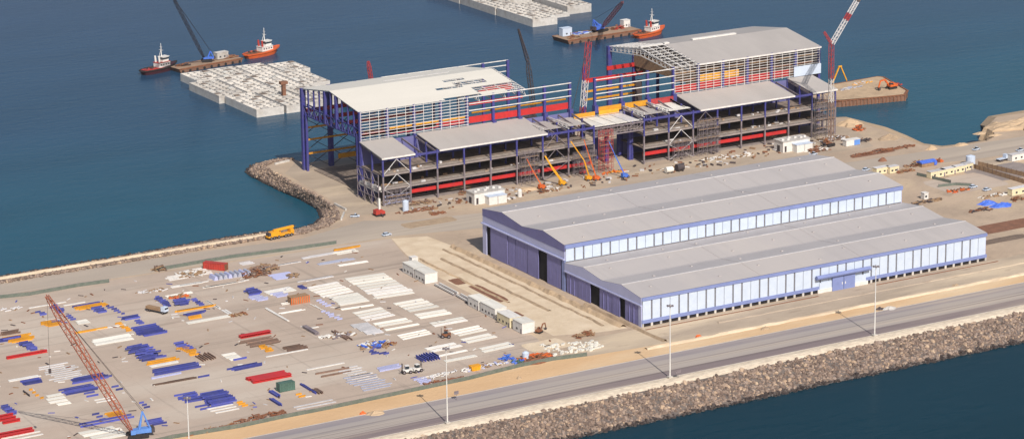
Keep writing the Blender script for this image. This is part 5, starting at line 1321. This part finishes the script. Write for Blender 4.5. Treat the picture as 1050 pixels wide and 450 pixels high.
# ------------------------------------------------------------------ lattice cranes
def crawler(base, rz, body, boommt, label, tip, wb=2.4, gantry=None, jib=None, jibmt=None, mast=None, hook=None, n=26, t_=.26, pendants=True, name='crawler_crane', boom_segments=None, body_scale=1.0):
    t = thing(name, label, 'crane', base)
    S = body_scale; rt = Matrix.Rotation(rz, 3, 'Z')
    def part(mb, nm, mt):
        mb.v = [tuple(rt @ Vector(v)) for v in mb.v]; return mb.build(nm, mt, t)
    for y in (-3, 3):
        pr = [(-5*S, .5), (-4.4*S, 0), (4.4*S, 0), (5*S, .5), (5*S, 1), (4.4*S, 1.6), (-4.4*S, 1.6), (-5*S, 1)]
        part(MB().prism(pr, y*S-.6*S, y*S+.6*S, axis='y'), 'track', 'rubber')
    part(MB().box(-1.6*S, -2.6*S, .7, 1.6*S, 2.6*S, 1.7), 'carbody', 'dark_steel')
    part(MB().prism([(-6.5*S, 1.7), (2.6*S, 1.7), (2.6*S, 3.6*S), (-2*S, 4.2*S), (-6.5*S, 4.2*S)], -1.8*S, 1.8*S, axis='y'), 'machine_house', body)
    part(MB().box(1.2*S, 1.9*S, 1.8, 3.4*S, 3.2*S, 4.2*S), 'cab', body)
    part(MB().box(-8*S, -2.4*S, 1.8, -6.55*S, 2.4*S, 4.4*S), 'counterweight', 'dark_steel')
    foot = Vector((rt @ Vector((2.6*S, 0, 2.4)))); tip = Vector(tip)
    if boom_segments:
        for i, (f0, f1, mt) in enumerate(boom_segments):
            MB().lattice(foot+(tip-foot)*f0, foot+(tip-foot)*f1, wb, wb, max(2, int(n*(f1-f0))), t_).build('boom_section', mt, t)
    else: MB().lattice(foot, tip, .7, .9, n, t_, wm=wb).build('boom', boommt, t)
    g = Vector(rt @ Vector((-5*S, 0, 11*S))) if gantry is None else Vector(gantry)
    gb = MB()
    for s in (-1.5, 1.5):
        a1 = Vector(rt @ Vector((-1*S, s*S, 4*S))); a2 = Vector(rt @ Vector((-6*S, s*S, 4*S)))
        gb.bar(a1, g, .5); gb.bar(a2, g, .4)
    gb.build('gantry', body, t)
    if pendants:
        pb = MB(); pb.bar(g, tip, .11); pb.bar(g+Vector((.7, .5, 0)), tip, .11); pb.build('pendant_rope', 'dark_steel', t)
    if jib:
        jt = Vector(jib); MB().lattice(tip, jt, wb*.8, .6, max(4, n//2), t_).build('jib', jibmt or boommt, t)
    if mast:
        MB().lattice(tip, Vector(mast), 1.2, .8, 6, t_).build('jib_mast', jibmt or boommt, t)
    if hook:
        hk = Vector(hook); rb_ = MB()
        rb_.bar(tip, hk, .1); rb_.build('hoist_rope', 'dark_steel', t)
        MB().cbox(hk.x, hk.y, hk.z-1.6, .8, .8, 1.6).build('hook_block', 'dark_steel', t)
    return t
def plan(u, v, h):      # the point h metres above the ground that is seen at u, v
    return at(u, v, h)
# the salmon boom in the yard: base at the blue machine, 70 m boom leaning left
b0 = at(141, 447.5); tp = plan(48, 303, 70)-b0
crawler(b0, 2.9, 'crane_blue', 'salmon_steel', 'blue crawler crane with a tall salmon red lattice boom leaning left over the yard', tp, wb=2.3, n=34, t_=.24, body_scale=.8, gantry=(2.6, .5, 9.5), hook=(plan(51, 378, 36)-b0))
# red crane standing in the gap between the halls
b1 = at(590.5, 152)
crawler(b1, 0, 'crane_red', 'crane_red', 'dark red lattice crane rising from the gap between the two halls', atY(603.5, 43, b1.y)-b1, wb=2.3, n=24, t_=.26, boom_segments=((0, .36, 'crane_red'), (.36, .62, 'white_steel'), (.62, 1, 'crane_red')))
# dark crane behind the white roof
b2 = Vector((112, 345, WATER+2)); 
# white and red tower crane at the right end
b3 = at(850, 150)
crawler(b3, .2, 'rust', 'crane_red', 'white and red lattice crane with raised jib at the right end of the steel frame', atY(852.5, 45, b3.y)-b3, wb=1.9, n=24, t_=.2, body_scale=.55, jib=None, mast=atY(845, 33, b3.y)-b3, gantry=(-3, -1, 5),
        boom_segments=((0, .4, 'brown_steel'), (.4, .64, 'white_steel'), (.64, 1, 'crane_red')))
tc = [o for o in bpy.data.objects if o.get('label', '').startswith('white and red lattice crane')][0]
J0, J1 = atY(853, 45, b3.y)-b3, atY(884, -8, b3.y)-b3
for f0, f1, mt in ((0, .46, 'pale_sheet'), (.46, .58, 'crane_red'), (.58, .82, 'pale_sheet'), (.82, 1, 'brown_steel')):
    MB().lattice(J0+(J1-J0)*f0, J0+(J1-J0)*f1, 1.8, 1.8, 7, .3).build('jib_section', mt, tc)

# ------------------------------------------------------------------ floating concrete caissons
def caisson_proto(lx, ly, nx, ny, h, label):
    ny = max(4, round(ly/4.6))
    t = thing('concrete_caisson', label, 'caisson', group='floating concrete caissons')
    MB().box(-lx/2, -ly/2, -2.0, lx/2, ly/2, h-1.3).build('hull', 'pale_concrete', t)
    wl = MB(); th = .32
    for i in range(nx+1): x = -lx/2+(lx-th)*i/nx; wl.box(x, -ly/2+.001, h-1.31, x+th, ly/2-.001, h)
    for j in range(ny+1):
        y = -ly/2+(ly-th)*j/ny
        for i in range(nx): x = -lx/2+(lx-th)*i/nx+th; wl.box(x+.001, y, h-1.31, x+(lx-th)/nx-th-.001, y+th, h-.002)
    wl.build('cell_walls', 'pale_concrete', t)
    for mt in ('white_sheet', 'concrete', 'floor_dirty'):
        cv = MB()
        for i in range(nx):
            for j in range(ny):
                if R(0, 1) < .24:
                    x, y = -lx/2+lx*(i+.5)/nx, -ly/2+ly*(j+.5)/ny; cv.cbox(x, y, h-1.2, lx/nx*R(.5, .8), ly/ny*R(.5, .8), R(.3, 1.5))
        if cv.v: cv.build('cell_cover', mt, t)['kind'] = 'stuff'
    return t
def caissons(origin, spots, lx, ly, lab):
    protos = [caisson_proto(lx-.6, ly-.6, 4, 9, 4.5, '') for _ in range(3)]; us = set()
    for k, (i, j, dx, dy, dz, text) in enumerate(spots):
        o = place(protos[k % 3], us, (origin.x+dx+i*lx, origin.y+dy+j*ly, WATER+dz), 0, text, lab)
O1 = at(193, 85, -1.5)      # far left corner of the front left caisson, its length runs towards us
LY = (at(227, 98.5, -1.5)-O1).length
def cl(i, j, dx=0, dy=0, dz=0, text=''): return (i, j, dx, dy, dz, text)
LX = 17.5
O1c = Vector((O1.x+LX/2, O1.y-LY/2, 0))
G1 = 'near raft of floating concrete caissons'
caissons(O1c, [cl(0, 0, 0, 0, 0, 'caisson at the left front of the near raft, nearest to the dark tug'), cl(0, -1, 3, -1, 0, 'caisson at the very front corner of the near raft'),
    cl(1, -1, 4, -1, 0, 'caisson partly hidden behind the blue gable, second from the front corner'), cl(2, -1, 4.5, -1, 0, 'caisson mostly hidden behind the edge of the white hall roof'), cl(1, 0, .6, 1, 0, 'caisson in the middle of the near raft, second from its left front'), cl(2, 0, 1, 0, .2, 'caisson in the middle of the near raft just left of the mushroom post'),
    cl(3, 0, 1.6, 1, 0, 'caisson at the right end of the near raft behind the mushroom post')], LX, LY, G1)
O1d = Vector((O1.x+LX/2+6, O1.y+13.5, 0))
caissons(O1d, [cl(0, 0, 0, 0, 0, 'short caisson at the far left of the near raft beside the blue crane'), cl(1, 0, 0, 1, .1, 'short caisson at the far edge of the near raft, second from the blue crane'), cl(2, 0, .5, .5, 0, 'short caisson at the far edge of the near raft below the orange tug'), cl(3, 0, 1, -6, .2, 'short caisson at the far right edge of the near raft')], LX, 24, G1)
t = thing('mooring_post', 'brown mushroom shaped post on the near raft of caissons', 'bollard', at(291, 97, -1.0))
MB().box(-1, -1, -.5, 1, 1, 6).build('stem', 'earth_red', t); MB().box(-2.2, -1.4, 6, 2.2, 1.4, 7.6).build('cap', 'earth_red', t)
O2 = at(543, 20.5, -1.0); E2 = at(480, 0, -1.0); LY2 = 46
def farraft():
    A = at(546, 20.5, -1.0)            # near left corner of the near caisson
    L2 = (at(571, 16.8, -1)-A).length
    G2 = 'far raft of floating concrete caissons'; base = Vector((A.x+L2/2, A.y+LY2/2, 0))
    caissons(base, [cl(0, 0, 0, 0, .6, 'caisson at the near corner of the far raft left of the brown pontoon'), cl(0, 1, -.6, .6, .5, 'caisson behind the near corner one at the left edge of the far raft'), cl(0, 2, -1, 1, .5, 'caisson third along the left edge of the far raft at the top of the picture'),
      cl(1, 0, .8, 17, -2.2, 'low lying caisson between the two high ones of the far raft'), cl(1, 1, .5, 18, 0, 'caisson behind the low lying one in the far raft'), cl(2, 0, 1.6, 22, .8, 'caisson at the right end of the far raft near the red crane boom'), cl(2, 1, 1.6, 23, .6, 'caisson behind the right end one of the far raft')], L2, LY2, G2)
farraft()

# ------------------------------------------------------------------ tugs and pontoons
def tug(loc, rz, hullmt, label, s=1.0, deckmt='white_paint', redroof=False):
    t = thing('tug_boat', label, 'tug boat', loc, rz); t.scale = (s, s, s)
    def out(z, k):      # waterline outline: pointed bow, round stern
        pts = []
        for i in range(20):
            a = 2*math.pi*i/20; x, y = math.cos(a), math.sin(a)
            px = 12*x; wd = 3.9*(1-max(0, x)**3*.75)
            pts.append((px*k+ (.6 if x > .8 else 0)*(k-1)*10, math.copysign(abs(y)**.6, y)*wd*k, z+max(0, x)**2*1.3*(1 if z > 0 else 0)))
        return pts
    hb = MB(); lv = [out(-1, .86), out(1.0, .96), out(2.2, 1.0)]
    for l in lv: hb.v += l
    for l in range(2):
        for i in range(20): a, b = l*20+i, l*20+(i+1) % 20; hb.f.append((a, b, b+20, a+20))
    hb.f.append(tuple(range(40, 60))); hb.build('hull', hullmt, t)
    fb = MB(); r3 = out(2.2, 1.03)
    for i in range(20): fb.bar(r3[i], r3[(i+1) % 20], .5, .6)
    fb.build('fender', 'rubber' if hullmt != 'tug_orange' else 'tug_orange', t)
    MB().box(-10, -2.6, 2.25, 3, 2.6, 2.45).build('deck', 'hull_red' if redroof else 'rust', t)
    dh = MB().box(-1.5, -2.3, 2.45, 6, 2.3, 4.8).build('deckhouse', deckmt, t)
    for k in range(4): MB().box(-.6+1.7*k, -2.35, 3.4, .2+1.7*k, -2.303, 4.1).build('porthole', 'glass', dh)
    MB().box(-1.8, -2.5, 4.803, 6.2, 2.5, 4.95).build('upper_deck', 'hull_red' if redroof else deckmt, t)
    wh = MB().prism([(1.5, 4.95), (5.4, 4.95), (5.8, 7.4), (1.5, 7.4)], -1.7, 1.7, axis='y').build('wheelhouse', deckmt, t)
    MB().box(1.4, -1.75, 6.1, 5.72, 1.75, 7.0).build('window_band', 'glass', wh); MB().box(1.2, -1.9, 7.403, 6, 1.9, 7.6).build('wheelhouse_roof', deckmt, wh)
    for y in (-1.5, 1.5): MB().cyl((-.6, y, 4.95), (-.9, y, 8.2), .55, .5).build('funnel', 'hull_red' if hullmt == 'tug_orange' else 'white_paint', t)
    ms = MB(); ms.cyl((2.2, 0, 7.6), (2.0, 0, 14.5), .28, .14, 8); ms.bar((2.1, -1.5, 11), (2.1, 1.5, 11), .18); ms.bar((2.1, -.9, 12.6), (2.1, .9, 12.6), .15); ms.bar((.4, 0, 7.6), (2.1, 0, 11.5), .18); ms.build('mast', 'white_paint', t)
    MB().cyl((-5, -1, 2.9), (-5, 1, 2.9), .7).build('winch', 'dark_steel', t)
    MB().bar((-8.5, -1.2, 3.2), (-8.5, 1.2, 3.2), .3, .5).build('tow_bar', 'dark_steel', t)
    return t
tug(at(163, 73.5, WATER), .32, 'tug_dark', 'dark hulled tug with white wheelhouse and red deck beside the near raft', 1.15, redroof=True)
tug(at(268.5, 57, WATER), .28, 'tug_orange', 'orange tug with white wheelhouse in open water behind the near raft', 1.15)
tug(at(666, 36.5, WATER), .3, 'tug_orange', 'orange tug with tall white superstructure right of the brown pontoon', 1.15)
def pontoon(loc, rz, L, Wd, label, h=2.6):
    t = thing('work_pontoon', label, 'pontoon', loc, rz)
    MB().prism([(-L/2+1.5, -1), (L/2-1.5, -1), (L/2, h), (-L/2, h)], -Wd/2, Wd/2, axis='y').build('hull', 'barge_brown', t)
    MB().box(-L/2+.2, -Wd/2+.2, h+.003, L/2-.2, Wd/2-.2, h+.1).build('deck', 'barge_deck', t)
    fr = MB()
    for s in (-1, 1): fr.box(-L/2, s*Wd/2-.15, h-.5, L/2, s*Wd/2+.15, h+.25)
    fr.build('rubbing_strip', 'rust', t)
    for k in range(9): MB().cyl((-L/2+L*(k+.5)/9, -Wd/2-.5, .8), (-L/2+L*(k+.5)/9, -Wd/2-.151, .8), .8, k=10).build('tyre_fender', 'rubber', t)
    return t
pl = at(612, 38, WATER); RZ2 = .06
pontoon(pl, RZ2, 56, 17, 'brown work pontoon with cabins in front of the far raft of caissons')
DZ = Vector((0, 0, 2.72))
def on(o, dx, dy, rz): return o+DZ+Vector((dx*math.cos(rz)-dy*math.sin(rz), dx*math.sin(rz)+dy*math.cos(rz), 0))
cabin(on(pl, -21, 4, RZ2), RZ2, 7, 4, 5, 'white_panel', 'white cabin at the left end of the brown pontoon', win=1)
cabin(on(pl, 24, 3, RZ2), RZ2, 5, 4, 4.6, 'white_paint', 'small white cabin at the right end of the brown pontoon', win=1)
o = scrap(630, 30, 9, 4, 2.5, ['rust', 'hull_red'], 'rust red gear on the right part of the brown pontoon', n=30); o.location = on(pl, 17, 1, RZ2)
o = scrap(600, 34, 12, 5, 1.2, ['white_panel', 'tarp_blue'], 'white and blue sheets lying on the left part of the brown pontoon', n=20, lb=5); o.location = on(pl, -9, 2, RZ2)
o = scrap(585, 38, 10, 6, 1.2, ['rust', 'brown_wood'], 'rusty gear at the left end of the brown pontoon', n=26); o.location = on(pl, -20, -4, RZ2)
cb_ = on(pl, 4, 2, RZ2)
crawler(cb_, .3, 'bright_blue', 'crane_red', 'blue crane with red lattice boom standing on the brown pontoon', at(638.5, 2.5, 32)-cb_, wb=1.8, n=18, t_=.3, gantry=(-5, 0, 8), body_scale=.9)
pl2 = at(211, 68, WATER); RZ3 = .17
pontoon(pl2, RZ3, 46, 12, 'low brown pontoon behind the near raft between the two tugs', h=2.4)
cb2 = on(pl2, 1, 0, RZ3)
crawler(cb2, 2.8, 'bright_blue', 'dark_steel', 'bright blue crane with a long dark boom on the pontoon behind the near raft', at(176.5, -4, 52)-cb2, wb=1.4, n=24, t_=.2, gantry=(2.5, 0, 6), body_scale=.65)
cabin(on(pl2, 12, 1, RZ3), RZ3, 8, 4, 4, 'pale_concrete', 'grey beige cabin on the low pontoon right of the blue crane', win=2)
o = scrap(196, 70, 8, 4, 1.6, ['rust', 'dark_steel'], 'dark rusty gear on the low pontoon right of the dark tug', n=30); o.location = on(pl2, -16, 0, RZ3)
o = scrap(240, 62, 8, 4, 1.4, ['rust', 'brown_wood'], 'rust brown gear at the right end of the low pontoon', n=30); o.location = on(pl2, 18, 0, RZ3)
# floating pontoon with the dark crane behind the white roof, and a red boom tip left of it
cb3 = at(546, 124)
crawler(cb3, .5, 'dark_steel', 'dark_steel', 'dark lattice crane standing in the dock behind the white rails', atY(541, 62, cb3.y)-cb3, wb=1.9, n=20, t_=.28, jib=atY(531.5, 30, cb3.y)-cb3, pendants=False, body_scale=.8)
pl4 = at(381, 106, WATER)
pontoon(pl4, .1, 34, 15, 'pontoon hidden behind the ridge of the white roofed hall')
crawler(pl4+DZ, .5, 'crane_red', 'crane_red', 'red boom tip showing above the ridge of the white roof', atY(377.5, 63, pl4.y)-(pl4+DZ), wb=1.6, n=18, t_=.3, pendants=False, body_scale=.8)
# sandy pier
pier_pts = [(800, 101), (836, 90), (900, 79), (906, 79.5), (931, 93.5), (928, 97.5), (860, 104)]
P3 = [at(*p, z=-2.6) for p in pier_pts]
def solid(name, P, z0, z1, mt, label, cat):
    t = thing(name, label, cat, P[0])
    mb = MB(); n = len(P)
    for z in (z0, z1): mb.v += [(p.x-P[0].x, p.y-P[0].y, z-P[0].z) for p in P]
    for i in range(n): mb.f.append((i, (i+1) % n, n+(i+1) % n, n+i))
    mb.f.append(tuple(range(n, 2*n))); mb.build('sheet_wall', 'barge_brown', t)
    c = sum(P, Vector())/n; tp_ = MB()
    q = [c+(p-c)*.955 for p in P]
    pv = [Vector((p.x, p.y, 0)) for p in q]; tp_.v = [(p.x-P[0].x, p.y-P[0].y, z1-P[0].z+.05+R(0, .5)) for p in q]
    tp_.f = [tuple(f) for f in tessellate_polygon([pv])]; tp_.build('sand_fill', mt, t)
    fr = MB()
    for i in range(n): fr.bar(P[i]-P[0]+Vector((0, 0, z1-P[0].z+.1)), P[(i+1) % n]-P[0]+Vector((0, 0, z1-P[0].z+.1)), .9, .5)
    fr.build('capping_beam', 'rust', t)
    for i in range(5, 6):
        a, b = P[i]-P[0], P[(i+1) % n]-P[0]
        for k in range(18): MB().cyl(a+(b-a)*(k/18)+Vector((0, 0, z0-P[0].z)), a+(b-a)*(k/18)+Vector((0, 0, z1-P[0].z+R(-.5, .6))), .55, k=8).build('pile', 'earth_red', t)
solid('sandy_pier', P3, WATER-1, -2.6, 'sand_heap', 'sand filled pier with brown sheet pile sides jutting into the water at right', 'pier')
t = thing('hoist_frame', 'yellow A frame hoist standing on the pier behind the steel frame', 'hoist', at(861, 84, -2.5))
af = MB(); af.bar((-5, 0, 0), (-.5, 0, 9), .6); af.bar((5, 0, 0), (.5, 0, 9), .6); af.bar((-1.2, 0, 9), (1.2, 0, 9), .7); af.build('frame', 'crane_yellow', t)
MB().bar((0, 0, 8.8), (0, 0, 4), .15).build('rope', 'dark_steel', t)
for i, (u, v, mt, lab) in enumerate(((872, 91, 'silver', 'grey pipe row lying on the sandy pier left of the excavator'), (884, 85.5, 'yellow_steel', 'small yellow beams on the sandy pier behind the excavator'))):
    o = scrap(u, v, 14, 3, .6, [mt, 'pale_sheet'], lab, n=20); o.location = at(u, v, -2.3)
o = scrap(919, 88, 6, 4, 1.4, ['hull_red', 'dark_steel'], 'dark red gear at the seaward tip of the sandy pier', n=24); o.location = at(919, 88, -2.3)

# ------------------------------------------------------------------ lamp masts, signs, small things by the road
mast = thing('lamp_mast', '', 'lamp mast')
MB().cyl((0, 0, 0), (0, 0, 30), .30, .15, 10).build('pole', 'white_paint', mast)
MB().cbox(0, 0, 0, 1.8, 1.8, .5).build('footing', 'concrete', mast)
MB().cyl((0, 0, 29.5), (0, 0, 29.65), 1.0, k=12).build('ring', 'grey_steel', mast)
for k in range(6):
    a = k*math.pi/3; MB().cbox(1.15*math.cos(a), 1.15*math.sin(a), 29.4, .6, .5, .4).build('floodlight', 'grey_steel', mast)
for X, lab in ((-234.5, 'lamp mast near the lower left corner, right of the blue crane'), (-128.1, 'white lamp mast on the verge in front of the white sheet stacks'), (-27.1, 'white lamp mast in front of the corner of the warehouse'), (74.0, 'white lamp mast in front of the side door of the warehouse')):
    place(mast, USED, (X, -62.0, .3), 0, lab, 'lamp masts along the breakwater road')
def sign(u, v, label):
    t = thing('road_sign', label, 'road sign', at(u, v)); MB().cyl((0, 0, 0), (0, 0, 3.6), .09, k=6).build('post', 'grey_steel', t)
    MB().box(-1.0, -.1, 2.4, 1.0, -.04, 3.8).build('panel', 'grey_steel', t)
sign(695.5, 388, 'grey sign board standing on the verge right of the middle lamp mast')
sign(468, 410, 'small dark sign post on the sand strip right of the white lamp mast')
for i, (u, v, mt, lx, lab) in enumerate(((372, 424, 'orange_paint', 3, 'orange mound on the sand strip by the road left of the lamp mast'), (716, 345, 'orange_paint', 3, 'orange mound on the sand ridge in front of the warehouse corner'), (902, 317, 'dark_steel', 4, 'dark clump on the far edge of the road below the side door'), (912, 316, 'pale_concrete', 7, 'pale rubble patch on the far edge of the road below the side door'), (385, 423.5, 'sand_heap', 9, 'low sand heap right of the orange mound by the road'), (532, 388, 'earth', 3, 'small brown clump on the sand strip below the rusty heap'), (980, 293, 'earth', 4, 'brown clump on the sand strip near the right end of the warehouse'), (785, 337, 'earth', 5, 'brown clump on the sand strip left of the third lamp mast'))):
    heap(u, v, lx, lx*.6, 1.0, mt, lab, 'rubble_heap', amp=.6)
# kerb of pale blocks along the tip of the breakwater
for i, (a, b, lab) in enumerate((((282, 169), (297, 165.5), 'long white concrete kerb on the tip of the breakwater'), ((343, 210), (355, 216), 'white concrete kerb by the inner bend of the breakwater, far one'), ((353, 219), (350, 226), 'white concrete kerb by the inner bend of the breakwater, near one'))):
    A, Bq = at(*a), at(*b); d = Bq-A; n = max(3, int(d.length/3)); t = thing('concrete_kerb', lab, 'kerb', A)
    for k in range(n): MB().bar(d*(k/n)+Vector((0, 0, .5)), d*((k+.93)/n)+Vector((0, 0, .5)), .8, 1.0).build('kerb_block', 'pale_concrete', t)
def haze():
    mb = MB().box(-4000, -4000, -8, 4000, 4000, 420); o = mb.build('haze', 'slab'); o['kind'] = 'stuff'
    m = bpy.data.materials.new('haze'); m.use_nodes = True; t = m.node_tree; t.nodes.remove(t.nodes['Principled BSDF'])
    v = t.nodes.new('ShaderNodeVolumePrincipled'); v.inputs['Color'].default_value = (.86, .84, .88, 1); v.inputs['Density'].default_value = 1.8e-5; v.inputs['Anisotropy'].default_value = .2
    t.links.new(v.outputs[0], t.nodes['Material Output'].inputs['Volume']); o.data.materials.clear(); o.data.materials.append(m)
haze()
